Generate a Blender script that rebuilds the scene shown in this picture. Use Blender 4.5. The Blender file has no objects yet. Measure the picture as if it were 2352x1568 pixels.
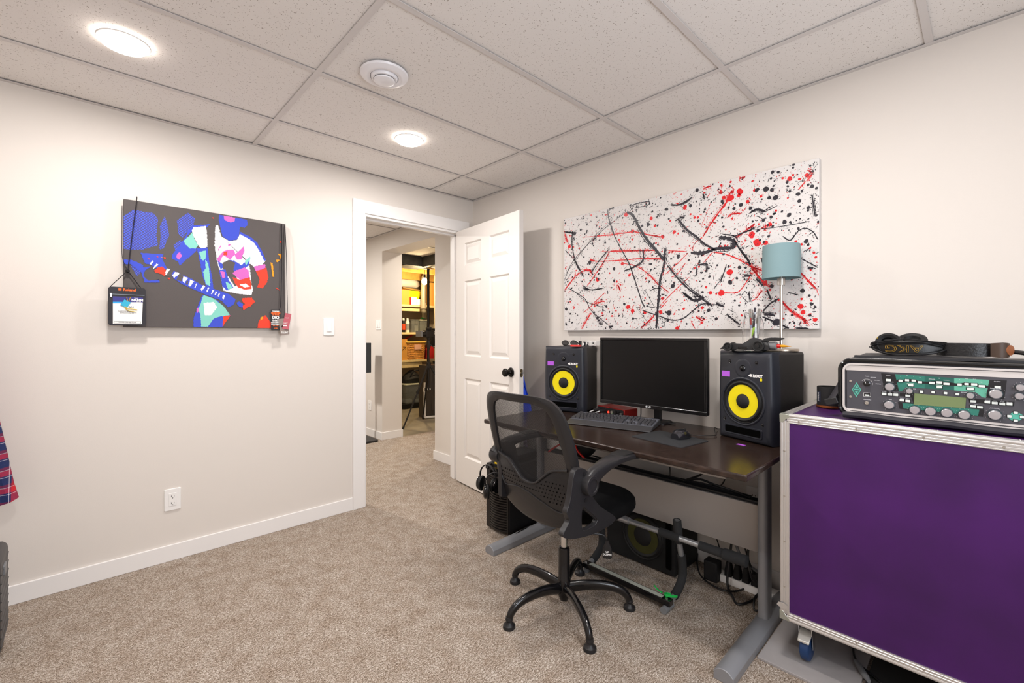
import bpy, math, random
from mathutils import Vector, Matrix, noise
LP, WP = 13.5, 34   # ceiling lamp and added window fill power
random.seed(7)
SC = bpy.context.scene
COL = SC.collection
PI = math.pi
# ------------------------------------------------------------ camera, world, exposure
cam_d = bpy.data.cameras.new('camera'); cam = bpy.data.objects.new('camera', cam_d); COL.objects.link(cam)
cam_d.sensor_width = 36; cam_d.lens = 1029.4 / 2352 * 36; cam_d.clip_start = .02
cam_d.shift_y = -(784 - 765.8) / 2352
cam.location = (0, 0, 1.21); cam.rotation_euler = (PI/2, 0, .8132 - PI/2)
SC.camera = cam
w = bpy.data.worlds.new('world'); SC.world = w; w.use_nodes = True
w.node_tree.nodes['Background'].inputs[0].default_value = (.6, .7, .85, 1)
w.node_tree.nodes['Background'].inputs[1].default_value = .6
SC.view_settings.view_transform = 'Standard'; SC.view_settings.look = 'None'
SC.view_settings.gamma = 1; SC.view_settings.use_curve_mapping = False
SC.view_settings.exposure = 0.0
H = 2.329; YA = 2.992; XB = 2.375
def lamp(kind, name, loc, power, color, size=.14, rot=(0,0,0), sy=None, spread=None):
    l = bpy.data.lights.new(name, kind); l.energy = power; l.color = color
    if kind == 'AREA':
        l.shape = 'DISK' if sy is None else 'RECTANGLE'; l.size = size
        if sy: l.size_y = sy
        if spread: l.spread = spread
    else: l.shadow_soft_size = size
    o = bpy.data.objects.new(name, l); COL.objects.link(o); o.location = loc; o.rotation_euler = rot
    return o
WARM = (1, .955, .92)
CEIL_LIGHTS = [(.10, 2.275), (1.345, 2.285), (.10, .46), (1.345, .46)]
for x, y in CEIL_LIGHTS: lamp('AREA', 'ceiling_light_lamp', (x, y, H - .021), LP, WARM)
lamp('AREA', 'hall_light_lamp', (1.15, 4.75, H - .021), 45, (1, .95, .88))
lamp('AREA', 'alcove_light_lamp', (2.95, 4.0, H - .021), 14, (1, .93, .82))
lamp('POINT', 'utility_bulb_lamp', (3.79, 5.98, 1.96), 65, (1, .76, .42), .05)
lamp('AREA', 'added_window_fill', (.6, -.96, 1.45), WP, (.86, .92, 1), 1.3, (PI/2, 0, 0), 1.0)  # fill light added just inside the unseen window, stands in for daylight
# ------------------------------------------------------------ materials
def lin(c):
    if isinstance(c, str): c = [int(c[i:i+2], 16) / 255 for i in (0, 2, 4)]
    return tuple(v / 12.92 if v <= .04045 else ((v + .055) / 1.055) ** 2.4 for v in c) + (1,)
MC = {}
def mat(name, col='808080', rough=.5, metal=0, bump=0, bscale=200, var=0, vscale=20, emit=0, trans=0, coat=0, spec=.5, ior=1.45, sheen=0):
    if name in MC: return MC[name]
    m = bpy.data.materials.new(name); m.use_nodes = True; nt = m.node_tree; b = nt.nodes['Principled BSDF']
    c = lin(col)
    b.inputs['Base Color'].default_value = c; b.inputs['Roughness'].default_value = rough; b.inputs['Metallic'].default_value = metal
    b.inputs['Specular IOR Level'].default_value = spec; b.inputs['Coat Weight'].default_value = coat; b.inputs['IOR'].default_value = ior
    if trans: b.inputs['Transmission Weight'].default_value = trans
    if sheen: b.inputs['Sheen Weight'].default_value = sheen
    if emit: b.inputs['Emission Color'].default_value = c; b.inputs['Emission Strength'].default_value = emit
    if bump or var:
        tc = nt.nodes.new('ShaderNodeTexCoord')
    if var:
        n = nt.nodes.new('ShaderNodeTexNoise'); n.inputs['Scale'].default_value = vscale; n.inputs['Detail'].default_value = 6
        nt.links.new(tc.outputs['Object'], n.inputs['Vector'])
        r = nt.nodes.new('ShaderNodeValToRGB'); r.color_ramp.elements[0].position = .3; r.color_ramp.elements[1].position = .7
        r.color_ramp.elements[0].color = tuple(v * (1 - var) for v in c[:3]) + (1,)
        r.color_ramp.elements[1].color = tuple(min(1, v * (1 + var)) for v in c[:3]) + (1,)
        nt.links.new(n.outputs['Fac'], r.inputs['Fac']); nt.links.new(r.outputs[0], b.inputs['Base Color'])
    if bump:
        n = nt.nodes.new('ShaderNodeTexNoise'); n.inputs['Scale'].default_value = bscale; n.inputs['Detail'].default_value = 3
        nt.links.new(tc.outputs['Object'], n.inputs['Vector'])
        bp = nt.nodes.new('ShaderNodeBump'); bp.inputs['Strength'].default_value = bump; bp.inputs['Distance'].default_value = .002
        nt.links.new(n.outputs['Fac'], bp.inputs['Height']); nt.links.new(bp.outputs[0], b.inputs['Normal'])
    MC[name] = m; return m
def nodes(m): return m.node_tree, m.node_tree.nodes['Principled BSDF']
def ramp(nt, stops, interp='LINEAR'):
    r = nt.nodes.new('ShaderNodeValToRGB'); r.color_ramp.interpolation = interp
    e = r.color_ramp.elements
    while len(e) < len(stops): e.new(.5)
    for k, (p, c) in enumerate(stops): e[k].position = p; e[k].color = lin(c) if isinstance(c, str) else c
    return r
def tex(nt, kind, scale, coord='Object', vec=None, **kw):
    tc = nt.nodes.new('ShaderNodeTexCoord'); mp = nt.nodes.new('ShaderNodeMapping')
    nt.links.new(tc.outputs[coord], mp.inputs['Vector'])
    if vec: mp.inputs['Scale'].default_value = vec
    if 'rot' in kw: mp.inputs['Rotation'].default_value = kw.pop('rot')
    t = nt.nodes.new('ShaderNodeTex' + kind); t.inputs['Scale'].default_value = scale
    for k, v in kw.items():
        if k in t.inputs: t.inputs[k].default_value = v
        else: setattr(t, k, v)
    nt.links.new(mp.outputs[0], t.inputs['Vector']); return t
WALL = mat('wall_paint', 'e0d9d2', .72, bump=.07, bscale=260, spec=.3)
TRIM = mat('white_trim_paint', 'efecea', .38, spec=.4)
DOORW = mat('white_door_paint', 'e9e4df', .42, bump=.05, bscale=60, spec=.4)
# carpet
CARPET = mat('carpet', 'a89888', .95, spec=.1)
nt, b = nodes(CARPET)
n1 = tex(nt, 'Noise', 85, vec=(1, 1.8, 1), rot=(0, 0, .5), Detail=5, Roughness=.8)
n2 = tex(nt, 'Noise', 300, Detail=2)
n3 = tex(nt, 'Noise', 14, Detail=3)
mx = nt.nodes.new('ShaderNodeMix'); mx.data_type = 'FLOAT'; mx.inputs[0].default_value = .45
nt.links.new(n1.outputs['Fac'], mx.inputs[2]); nt.links.new(n2.outputs['Fac'], mx.inputs[3])
r = ramp(nt, [(.38, '62564b'), (.45, '85776a'), (.50, 'a99b8d'), (.545, 'c3b9ae'), (.61, 'e9e3dd')])
nt.links.new(mx.outputs[0], r.inputs['Fac'])
r2 = ramp(nt, [(.3, 'd9cfc6'), (.7, 'ffffff')]); nt.links.new(n3.outputs['Fac'], r2.inputs['Fac'])
mm = nt.nodes.new('ShaderNodeMix'); mm.data_type = 'RGBA'; mm.blend_type = 'MULTIPLY'; mm.inputs[0].default_value = .8
nt.links.new(r.outputs[0], mm.inputs[6]); nt.links.new(r2.outputs[0], mm.inputs[7]); nt.links.new(mm.outputs[2], b.inputs['Base Color'])
bp = nt.nodes.new('ShaderNodeBump'); bp.inputs['Strength'].default_value = .9; bp.inputs['Distance'].default_value = .004
nt.links.new(mx.outputs[0], bp.inputs['Height']); nt.links.new(bp.outputs[0], b.inputs['Normal'])
# ceiling tile
TILE = mat('ceiling_tile_board', 'eeeae7', .9, spec=.1)
nt, b = nodes(TILE)
v = tex(nt, 'Voronoi', 150, coord='Object'); n1 = tex(nt, 'Noise', 70, Detail=3)
r = ramp(nt, [(.0, 'a19892'), (.16, 'bdb5af'), (.26, 'ebe7e4')])
ad = nt.nodes.new('ShaderNodeMath'); ad.operation = 'MULTIPLY_ADD'
nt.links.new(n1.outputs['Fac'], ad.inputs[0]); ad.inputs[1].default_value = 1.1; ad.inputs[2].default_value = -.50
a2 = nt.nodes.new('ShaderNodeMath'); a2.operation = 'ADD'; nt.links.new(v.outputs['Distance'], a2.inputs[0]); nt.links.new(ad.outputs[0], a2.inputs[1])
nt.links.new(a2.outputs[0], r.inputs['Fac']); nt.links.new(r.outputs[0], b.inputs['Base Color'])
n2 = tex(nt, 'Noise', 160, Detail=3); bp = nt.nodes.new('ShaderNodeBump'); bp.inputs['Strength'].default_value = .3; bp.inputs['Distance'].default_value = .002
nt.links.new(n2.outputs['Fac'], bp.inputs['Height']); nt.links.new(bp.outputs[0], b.inputs['Normal'])
TBAR = mat('ceiling_grid_metal', 'd6d1cf', .5, spec=.3)
CONC = mat('concrete', '8d8574', .75, var=.35, vscale=2.5, bump=.2, bscale=40)
# dark wood laminate
WOOD = mat('dark_wood_laminate', '3b2b26', .2, spec=.5)
nt, b = nodes(WOOD)
n1 = tex(nt, 'Noise', 22, vec=(14, 1, 4), Detail=8, Roughness=.65)
r = ramp(nt, [(.3, '1d1512'), (.5, '2e221d'), (.7, '42322b')]); nt.links.new(n1.outputs['Fac'], r.inputs['Fac']); nt.links.new(r.outputs[0], b.inputs['Base Color'])
n2 = tex(nt, 'Noise', 60, vec=(10, 1, 4), Detail=4); bp = nt.nodes.new('ShaderNodeBump'); bp.inputs['Strength'].default_value = .12; bp.inputs['Distance'].default_value = .001
nt.links.new(n2.outputs['Fac'], bp.inputs['Height']); nt.links.new(bp.outputs[0], b.inputs['Normal'])
BLK = mat('black_plastic', '1b1a1c', .42, bump=.05, bscale=500)
BLKG = mat('black_gloss', '0b0b0d', .12, coat=.3)
BLKM = mat('black_matte', '151416', .7)
BLKR = mat('black_rubber', '121213', .55)
CHAIRP = mat('chair_plastic', '252426', .33, bump=.15, bscale=700)
FAB = mat('black_mesh_fabric', '0a0a0b', 1, bump=.5, bscale=900, spec=.15)
SPKB = mat('speaker_vinyl', '211f1f', .5, bump=.2, bscale=500)
SPKF = mat('speaker_baffle', '25272f', .4)
YEL = mat('yellow_cone', 'f0dc08', .35)
STEEL = mat('brushed_steel', 'c4c0ba', .3, 1)
CHROME = mat('chrome', 'd8d8d8', .12, 1)
ALU = mat('aluminium', 'd9d7d6', .36, .85, var=.04, vscale=9)
DKMET = mat('black_enamel', '121113', .25, .3, coat=.4)
GREYM = mat('desk_grey_metal', '8d8e92', .42, .25)
PANELG = mat('grey_laminate', '9a928c', .5, .1)
PURPLE = mat('purple_laminate', '3d0e54', .42, var=.22, vscale=4, bump=.08, bscale=60)
PTAPE = mat('purple_tape', 'b45bd8', .6)
WHITE = mat('white_plastic', 'f0eeec', .35)
REDM = mat('red_anodised', 'a32420', .35, .6)
RED = mat('red_plastic', 'cf1d18', .4)
GREEN = mat('green_plastic', '18b04a', .4)
FOAM = mat('black_foam', '232324', .9, bump=.3, bscale=300)
COPPER = mat('copper', 'b0683a', .3, .9)
GLASS = mat('clear_glass', 'ffffff', .02, trans=1, ior=1.45)
CLEARP = mat('clear_plastic', 'd8dcda', .12, trans=.85, ior=1.2)
CARD = mat('cardboard', 'c98f3e', .8, bump=.1)
PINE = mat('shelf_pine', 'd9c28e', .6, var=.15, vscale=12)
BLUEF = mat('blue_fabric', '1c4ce0', .8)
YELF = mat('yellow_fabric', 'e8c21a', .8)
GREYP = mat('grey_plastic', '77787a', .5)
PAPER = mat('white_paper', 'ececea', .6)
# ------------------------------------------------------------ mesh builder
class MB:
    def __init__(s): s.v = []; s.f = []; s.m = []; s.M = Matrix(); s.k = 0
    def add(s, vs, fs):
        o = len(s.v); s.v += [tuple(s.M @ Vector(p)) for p in vs]; s.f += [[i + o for i in f] for f in fs]; s.m += [s.k] * len(fs); return s
    def box(s, x0, x1, y0, y1, z0, z1):
        return s.add([(x0,y0,z0),(x1,y0,z0),(x1,y1,z0),(x0,y1,z0),(x0,y0,z1),(x1,y0,z1),(x1,y1,z1),(x0,y1,z1)],
              [(3,2,1,0),(4,5,6,7),(0,1,5,4),(1,2,6,5),(2,3,7,6),(3,0,4,7)])
    def loft(s, rings, cap=True, closed=False):
        n = len(rings[0]); vs = [p for r in rings for p in r]; fs = []
        R = len(rings)
        for i in range(R if closed else R - 1):
            for j in range(n):
                a = i * n + j; b_ = i * n + (j + 1) % n; i2 = (i + 1) % R
                fs.append((a, b_, i2 * n + (j + 1) % n, i2 * n + j))
        if cap and not closed: fs.append(tuple(range(n - 1, -1, -1))); fs.append(tuple(range((R - 1) * n, R * n)))
        return s.add(vs, fs)
    def prism(s, poly, z0, z1):
        return s.loft([[(x, y, z0) for x, y in poly], [(x, y, z1) for x, y in poly]])
    def slab(s, poly, layers):        # layers (z, inset factor towards centroid)
        cx = sum(p[0] for p in poly) / len(poly); cy = sum(p[1] for p in poly) / len(poly)
        R = []
        for z, ins in layers:
            r = []
            for x, y in poly:
                d = math.hypot(x - cx, y - cy) or 1; k = max(0, (d - ins) / d); r.append((cx + (x - cx) * k, cy + (y - cy) * k, z))
            R.append(r)
        return s.loft(R)
    def lathe(s, prof, n=28, cap=True):
        return s.loft([[(r * math.cos(2*PI*j/n), r * math.sin(2*PI*j/n), z) for j in range(n)] for r, z in prof], cap)
    def cyl(s, r, z0, z1, n=24): return s.lathe([(r, z0), (r, z1)], n)
    def tube(s, pts, r, n=10, closed=False, flat=None):
        P = [Vector(p) for p in pts]; N = len(P); rings = []; up = None
        for i in range(N):
            if closed: t = P[(i+1) % N] - P[i-1]
            else: t = P[min(i+1, N-1)] - P[max(i-1, 0)]
            t = t.normalized() if t.length > 1e-9 else Vector((0,0,1))
            if up is None: up = Vector((0,0,1)) if abs(t.z) < .9 else Vector((1,0,0))
            side = t.cross(up)
            if side.length < 1e-6: side = t.cross(Vector((0,1,0)))
            side.normalize(); up = side.cross(t).normalized()
            rr = r[i] if isinstance(r, (list, tuple)) else r
            a, b_ = (rr, rr) if flat is None else (rr, rr * flat)
            rings.append([tuple(P[i] + side * (a * math.cos(2*PI*j/n)) + up * (b_ * math.sin(2*PI*j/n))) for j in range(n)])
        return s.loft(rings, True, closed)
    def quad(s, a, b_, c, d): return s.add([a, b_, c, d], [(0,1,2,3)])
    def ngon(s, pts): return s.add(pts, [tuple(range(len(pts)))])
def T(x=0, y=0, z=0): return Matrix.Translation((x, y, z))
def R(ax, deg): return Matrix.Rotation(math.radians(deg), 4, ax)
def frame(o, r, u):
    r = Vector(r).normalized(); u = Vector(u).normalized(); n = r.cross(u)
    return Matrix(((r.x,u.x,n.x,o[0]),(r.y,u.y,n.y,o[1]),(r.z,u.z,n.z,o[2]),(0,0,0,1)))
def cr(pts, k=6, closed=False):
    P = [Vector(p) for p in pts]; N = len(P); out = []
    for i in range(N if closed else N - 1):
        p0 = P[i-1] if (closed or i > 0) else P[0]; p1 = P[i]; p2 = P[(i+1) % N]; p3 = P[(i+2) % N] if (closed or i + 2 < N) else P[-1]
        for j in range(k):
            t = j / k
            out.append(.5 * ((2*p1) + (p2 - p0)*t + (2*p0 - 5*p1 + 4*p2 - p3)*t*t + (3*p1 - p0 - 3*p2 + p3)*t**3))
    if not closed: out.append(P[-1].copy())
    return out
def rrect(w_, h_, r, n=4, cx=0, cy=0):
    out = []
    for sx, sy, a0 in ((1,1,0),(-1,1,90),(-1,-1,180),(1,-1,270)):
        for k in range(n + 1):
            a = math.radians(a0 + 90 * k / n); out.append((cx + sx*(w_/2 - r) + r*math.cos(a), cy + sy*(h_/2 - r) + r*math.sin(a)))
    return out
def finish(me, smooth, ang=35):
    if smooth:
        for p in me.polygons: p.use_smooth = True
        me.set_sharp_from_angle(angle=math.radians(ang))
def part(name, mb, m, parent=None, bevel=0, seg=2, smooth=True, label=None, kind=None, loc=None, rot=None):
    me = bpy.data.meshes.new(name); me.from_pydata(mb.v, [], mb.f)
    ms = m if isinstance(m, (list, tuple)) else [m]
    for x in ms: me.materials.append(x)
    if len(ms) > 1: me.polygons.foreach_set('material_index', mb.m)
    me.update(); finish(me, smooth)
    o = bpy.data.objects.new(name, me); COL.objects.link(o)
    if parent: o.parent = parent
    if bevel:
        bv = o.modifiers.new('bevel', 'BEVEL'); bv.width = bevel; bv.segments = seg; bv.limit_method = 'ANGLE'; bv.angle_limit = math.radians(40)
    if label: o['label'] = label
    if kind: o['kind'] = kind
    if loc: o.location = loc
    if rot: o.rotation_euler = rot
    return o
def tag(o, label, cat, group=None):
    o['label'] = label; o['category'] = cat
    if group: o['group'] = group
    return o
def thing(name, label, cat, loc=(0,0,0), rotz=0, group=None):
    o = bpy.data.objects.new(name, None); COL.objects.link(o); o.empty_display_size = .05
    o.location = loc; o.rotation_euler = (0, 0, math.radians(rotz)); return tag(o, label, cat, group)
def struct(name, mb, m, **k):
    o = part(name, mb, m, **k); o['kind'] = 'structure'; return o
def copy_thing(src, loc, rotz=None, label=None):
    r_ = src.copy(); COL.objects.link(r_); r_.location = loc
    if rotz is not None: r_.rotation_euler = (0, 0, math.radians(rotz))
    if label: r_['label'] = label
    def kids(a, b_):
        for ch in [o for o in COL.objects if o.parent == a]:
            c = ch.copy(); COL.objects.link(c); c.parent = b_; kids(ch, c)
    kids(src, r_); return r_
def text(s, size, m, parent, M, name='lettering', extrude=.0003, outline=0, bold=0, sx=1, align='CENTER'):
    cu = bpy.data.curves.new('t', 'FONT'); cu.body = s; cu.size = size; cu.align_x = align; cu.align_y = 'CENTER'; cu.resolution_u = 3
    if outline: cu.fill_mode = 'NONE'; cu.bevel_depth = outline; cu.bevel_resolution = 0
    else: cu.extrude = extrude; cu.offset = bold
    o = bpy.data.objects.new('t', cu); COL.objects.link(o)
    bpy.context.view_layer.update()
    dg = bpy.context.evaluated_depsgraph_get()
    me = bpy.data.meshes.new_from_object(o.evaluated_get(dg)); bpy.data.objects.remove(o)
    me.transform(M @ Matrix.Diagonal((sx, 1, 1, 1))); me.materials.clear(); me.materials.append(m)
    q = bpy.data.objects.new(name, me); COL.objects.link(q); q.parent = parent; return q
FRONT = lambda x, y, z: frame((x, y, z), (1,0,0), (0,0,1))       # text facing -y of a thing
ART_A = [('chain',[(-376,232),(-342,272),(-299,270),(-259,270),(-241,240),(-248,157),(-241,107),(-299,77),(-355,68),(-378,71)]),('chain',[(-234,206),(-213,262),(-200,212),(-195,165),(-218,93),(-236,85),(-230,161)]),('chain',[(-162,248),(-114,298),(-84,274),(-89,236),(-114,202),(-138,157),(-157,184),(-159,224)]),('chain',[(-176,115),(-148,147),(-128,133),(-167,87)]),('chain',[(-351,-8),(-321,0),(-308,-38),(-325,-62)]),('blue',[(29,314),(167,310),(172,282),(155,260),(133,264),(130,240),(127,214),(116,188),(77,176),(45,196),(37,232),(29,280)]),('pink',[(50,313),(108,312),(105,290),(83,280),(58,286)]),('blue',[(-118,178),(-94,127),(-74,111),(-79,93),(-114,52),(-150,10),(-157,30),(-183,44),(-181,67),(-157,107),(-133,151)]),('pink',[(-162,70),(-148,83),(-140,66),(-150,42),(-162,46)]),('blue',[(-94,232),(-13,254),(-28,234),(-99,198),(-128,157),(-114,202)]),('white',[(-89,224),(-33,240),(-27,192),(-26,129),(-49,109),(-69,131),(-89,176),(-96,204)]),('teal',[(-96,198),(-86,163),(-69,131),(-79,111),(-104,107),(-128,129),(-133,145),(-104,180)]),('blue',[(-74,111),(-26,123),(-18,50),(-2,-58),(3,-107),(-23,-109),(-44,-56),(-59,34)]),('teal',[(-64,95),(-33,105),(-33,62),(-46,48),(-56,58)]),('teal',[(-36,54),(-23,38),(-13,-42),(-13,-91),(-33,-79),(-46,-14),(-33,6)]),('white',[(11,250),(24,254),(40,194),(77,173),(116,184),(133,228),(178,208),(213,182),(242,127),(266,83),(248,58),(201,40),(178,60),(184,8),(190,-56),(198,-95),(190,-127),(133,-125),(50,-111),(40,-56),(29,6),(19,54),(8,141)]),('blue',[(133,234),(184,214),(219,186),(248,133),(266,85),(257,81),(236,129),(207,178),(172,202),(130,222)]),('blue',[(19,62),(45,40),(77,67),(105,64),(138,42),(184,93),(178,46),(155,26),(122,8),(105,-30),(67,22),(34,12)]),('teal',[(155,70),(184,97),(181,73),(161,44)]),('pink',[(19,67),(45,107),(67,123),(99,127),(110,103),(150,153),(155,129),(138,75),(116,73),(105,97),(83,68),(50,89),(29,44)]),('red',[(50,109),(69,115),(67,91),(50,89)]),('dark',[(45,46),(77,67),(108,52),(99,14),(116,-36),(127,-73),(105,-81),(77,-34),(50,2)]),('pink',[(110,8),(155,32),(175,14),(181,-24),(150,-46),(122,-36),(94,-6)]),('red',[(94,-32),(133,-42),(181,-24),(192,-68),(190,-91),(155,-97),(122,-87),(105,-62)]),('white',[(127,-70),(161,-62),(184,-77),(155,-85)]),('blue',[(29,6),(61,10),(77,-52),(99,-89),(67,-109),(45,-87)]),('pink',[(34,0),(56,-4),(58,-34),(45,-42)]),('teal',[(61,-60),(83,-70),(94,-93),(72,-103)]),('pink',[(72,155),(86,157),(77,141)]),('pink',[(24,117),(37,145),(40,139),(26,111)]),('pink',[(201,40),(263,62),(266,40),(213,14)]),('red',[(213,14),(269,40),(280,-16),(272,-50),(248,-85),(222,-77),(233,-32)]),('blue',[(-310,58),(-218,63),(-223,34),(-204,-10),(-223,-30),(-268,0),(-295,8),(-303,36)]),('blue',[(-317,-8),(-295,-14),(-268,-6),(-295,-32),(-299,-60),(-281,-81),(-236,-71),(-236,-87),(-295,-91),(-306,-50)]),('blue',[(-378,16),(-347,20),(-299,-4),(-312,-38),(-351,-4),(-376,-6)]),('blue',[(-204,-10),(-167,-24),(-104,-54),(-49,-87),(13,-107),(77,-127),(110,-157),(99,-190),(72,-204),(40,-167),(-28,-141),(-89,-113),(-148,-83),(-176,-60)]),('dark',[(-195,-12),(-176,-20),(-190,-56),(-213,-52)]),('white',[(-204,-10),(-190,-12),(-204,-40),(-216,-46)]),('white',[(-169,-24),(-150,-32),(-174,-60),(-181,-44)]),('dark',[(-152,-32),(-133,-42),(-143,-75),(-164,-65)]),('white',[(-133,-46),(-114,-52),(-128,-81),(-138,-73)]),('white',[(-104,-60),(-86,-68),(-104,-99),(-111,-91)]),('dark',[(-118,-68),(-111,-70),(-117,-89),(-125,-87)]),('white',[(-76,-77),(-73,-79),(-81,-105),(-85,-101)]),('white',[(-46,-87),(-36,-91),(-51,-121),(-56,-111)]),('white',[(-23,-97),(-17,-99),(-26,-125),(-31,-123)]),('white',[(-2,-109),(6,-111),(-5,-135),(-10,-133)]),('white',[(13,-117),(20,-119),(12,-139),(7,-135)]),('white',[(29,-125),(34,-127),(27,-145),(22,-143)]),('white',[(48,-133),(58,-137),(50,-161),(44,-155)]),('white',[(-264,24),(-257,22),(-270,2),(-275,6)]),('white',[(-248,10),(-239,8),(-259,-20),(-261,-16)]),('red',[(-257,-28),(-241,-8),(-223,-4),(-209,-18),(-213,-52),(-227,-42),(-250,-38)]),('red',[(144,-149),(190,-141),(210,-165),(184,-192),(150,-216),(144,-194),(158,-182),(141,-163)]),('blue',[(113,-177),(127,-167),(147,-182),(144,-204),(124,-198)]),('blue',[(-49,-139),(24,-169),(83,-248),(61,-286),(45,-317),(-89,-317),(-89,-270),(-74,-216)]),('teal',[(-44,-141),(3,-157),(50,-198),(83,-248),(34,-256),(3,-268),(-23,-315),(-54,-315),(-59,-246),(-69,-228)]),('white',[(-44,-185),(3,-176),(19,-206),(-8,-250),(-39,-252)]),('red',[(50,-254),(86,-248),(45,-314)]),('pink',[(-76,-216),(-66,-210),(-64,-228),(-73,-240)]),('red',[(228,-276),(263,-242),(290,-282),(309,-302),(340,-308),(340,-320),(222,-320)]),('orange',[(236,-260),(251,-250),(248,-266),(239,-274)]),('orange',[(292,75),(304,73),(312,-10),(303,-10)]),('orange',[(333,131),(353,133),(349,97),(343,119)]),('red',[(343,212),(353,210),(353,200),(343,200)]),('red',[(321,-73),(340,-85),(343,-91),(324,-79)]),('orange',[(322,95),(343,97),(333,81),(324,85)]),('red',[(-2,294),(3,294),(3,288),(-2,288)]),('red',[(-200,-58),(-189,-58),(-193,-67),(-199,-65)]),('red',[(-284,34),(-275,34),(-277,28)]),('red',[(-218,48),(-208,46),(-211,38),(-217,40)]),('orange',[(-227,48),(-223,46),(-224,42),(-228,42)]),('red',[(-246,48),(-239,46),(-241,42)])]
STROKES_BLACK = [(7.9,[(-378,372),(-368,306),(-331,206),(-277,105),(-224,14),(-182,-97),(-148,-196),(-123,-248)]),(19.8,[(-242,328),(-199,298),(-156,216),(-107,141),(-59,83),(-20,34),(3,10)]),(4.6,[(-259,324),(-387,263),(-534,173),(-660,72),(-726,-42)]),(2.4,[(-340,302),(-504,201),(-724,-7)]),(15.7,[(3,82),(-5,-17),(-28,-101),(-39,-216),(-51,-371)]),(10.6,[(18,-20),(78,-97),(135,-156),(217,-222),(264,-258)]),(23.2,[(149,34),(217,24),(283,36),(358,32),(370,56),(346,79),(296,93)]),(13.9,[(78,225),(128,159),(183,111),(231,62),(283,30)]),(9.8,[(63,220),(92,232),(114,228)]),(8.9,[(358,83),(418,99),(453,106)]),(4.3,[(453,106),(543,100),(637,101),(692,103)]),(10.2,[(370,68),(400,14),(436,-41),(445,-67)]),(5.9,[(585,54),(616,30),(647,66),(677,74),(706,52),(724,15)]),(5.8,[(659,-59),(692,-83),(724,-107)]),(10.7,[(-259,-20),(-207,-10),(-148,13),(-132,48),(-136,93)]),(2.2,[(-161,149),(-158,89),(-148,13)]),(6.9,[(-720,165),(-628,77),(-565,-30)]),(6.8,[(-655,282),(-660,191),(-628,68),(-596,14)]),(12.1,[(-724,290),(-628,266)]),(3.4,[(-622,219),(-575,104)]),(6.7,[(-140,-262),(-43,-295),(41,-322),(106,-316),(163,-274),(204,-245),(257,-244)]),(6.0,[(-682,-97),(-554,-172),(-504,-249),(-378,-340)]),(4.2,[(-628,-126),(-544,-190),(-406,-236)]),(4.1,[(-504,-249),(-425,-332)]),(8.3,[(-565,-89),(-504,-118),(-406,-113)]),(11.6,[(-565,-105),(-514,-117)]),(11.3,[(33,314),(92,304),(156,328)]),(6.0,[(-207,353),(-190,364),(-99,360),(-107,340),(-190,342)]),(12.4,[(442,188),(476,200),(510,181)]),(4.9,[(510,181),(564,200)]),(6.4,[(334,-48),(315,-105),(302,-129)]),(4.6,[(302,-129),(270,-166)]),(6.2,[(439,-192),(445,-241)]),(3.8,[(406,-214),(436,-247)]),(7.3,[(518,-190),(537,-240)]),(6.1,[(499,-298),(532,-257),(569,-235)]),(8.5,[(499,-317),(564,-349),(611,-374)]),(6.4,[(334,-299),(400,-355)]),(8.1,[(637,-372),(687,-374)]),(6.8,[(701,223),(706,177),(713,119)]),(2.3,[(642,282),(687,312),(723,353)]),(18.0,[(106,-176),(163,-220),(204,-216)]),(6.8,[(163,-200),(204,-202)]),(15.0,[(418,-114),(447,-117)]),(9.9,[(470,-131),(504,-172)]),(3.0,[(-123,-145),(-59,-251)]),(3.5,[(85,-83),(135,-142)]),(8.1,[(177,-37),(231,-37),(231,-77)]),(6.1,[(177,-37),(183,-93)]),(11.0,[(504,-305),(553,-312)]),(3.6,[(-5,-324),(3,-367)]),(5.9,[(606,-208),(652,-224)]),(4.3,[(476,169),(504,145)]),(8.0,[(217,332),(221,304)]),(6.5,[(-51,259),(-28,280)]),(3.8,[(-273,-273),(-270,-296)]),(7.1,[(-368,370),(-331,374)]),(13.1,[(283,-245),(321,-260)]),(5.9,[(-107,-241),(-59,-251)]),(5.9,[(-91,-154),(-59,-142),(-20,-145)]),(5.0,[(-20,-174),(18,-190)]),(7.2,[(-444,-331),(-416,-340)]),(9.5,[(-368,-357),(-340,-353)]),(3.1,[(-331,-302),(-313,-341)]),(2.3,[(-182,-238),(-107,-330),(-79,-367)]),(7.4,[(-504,-11),(-454,48),(-368,125)]),(2.6,[(-726,-59),(-649,20)]),(3.2,[(340,-274),(376,-294)]),(7.3,[(-494,191),(-464,211)])]
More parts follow.
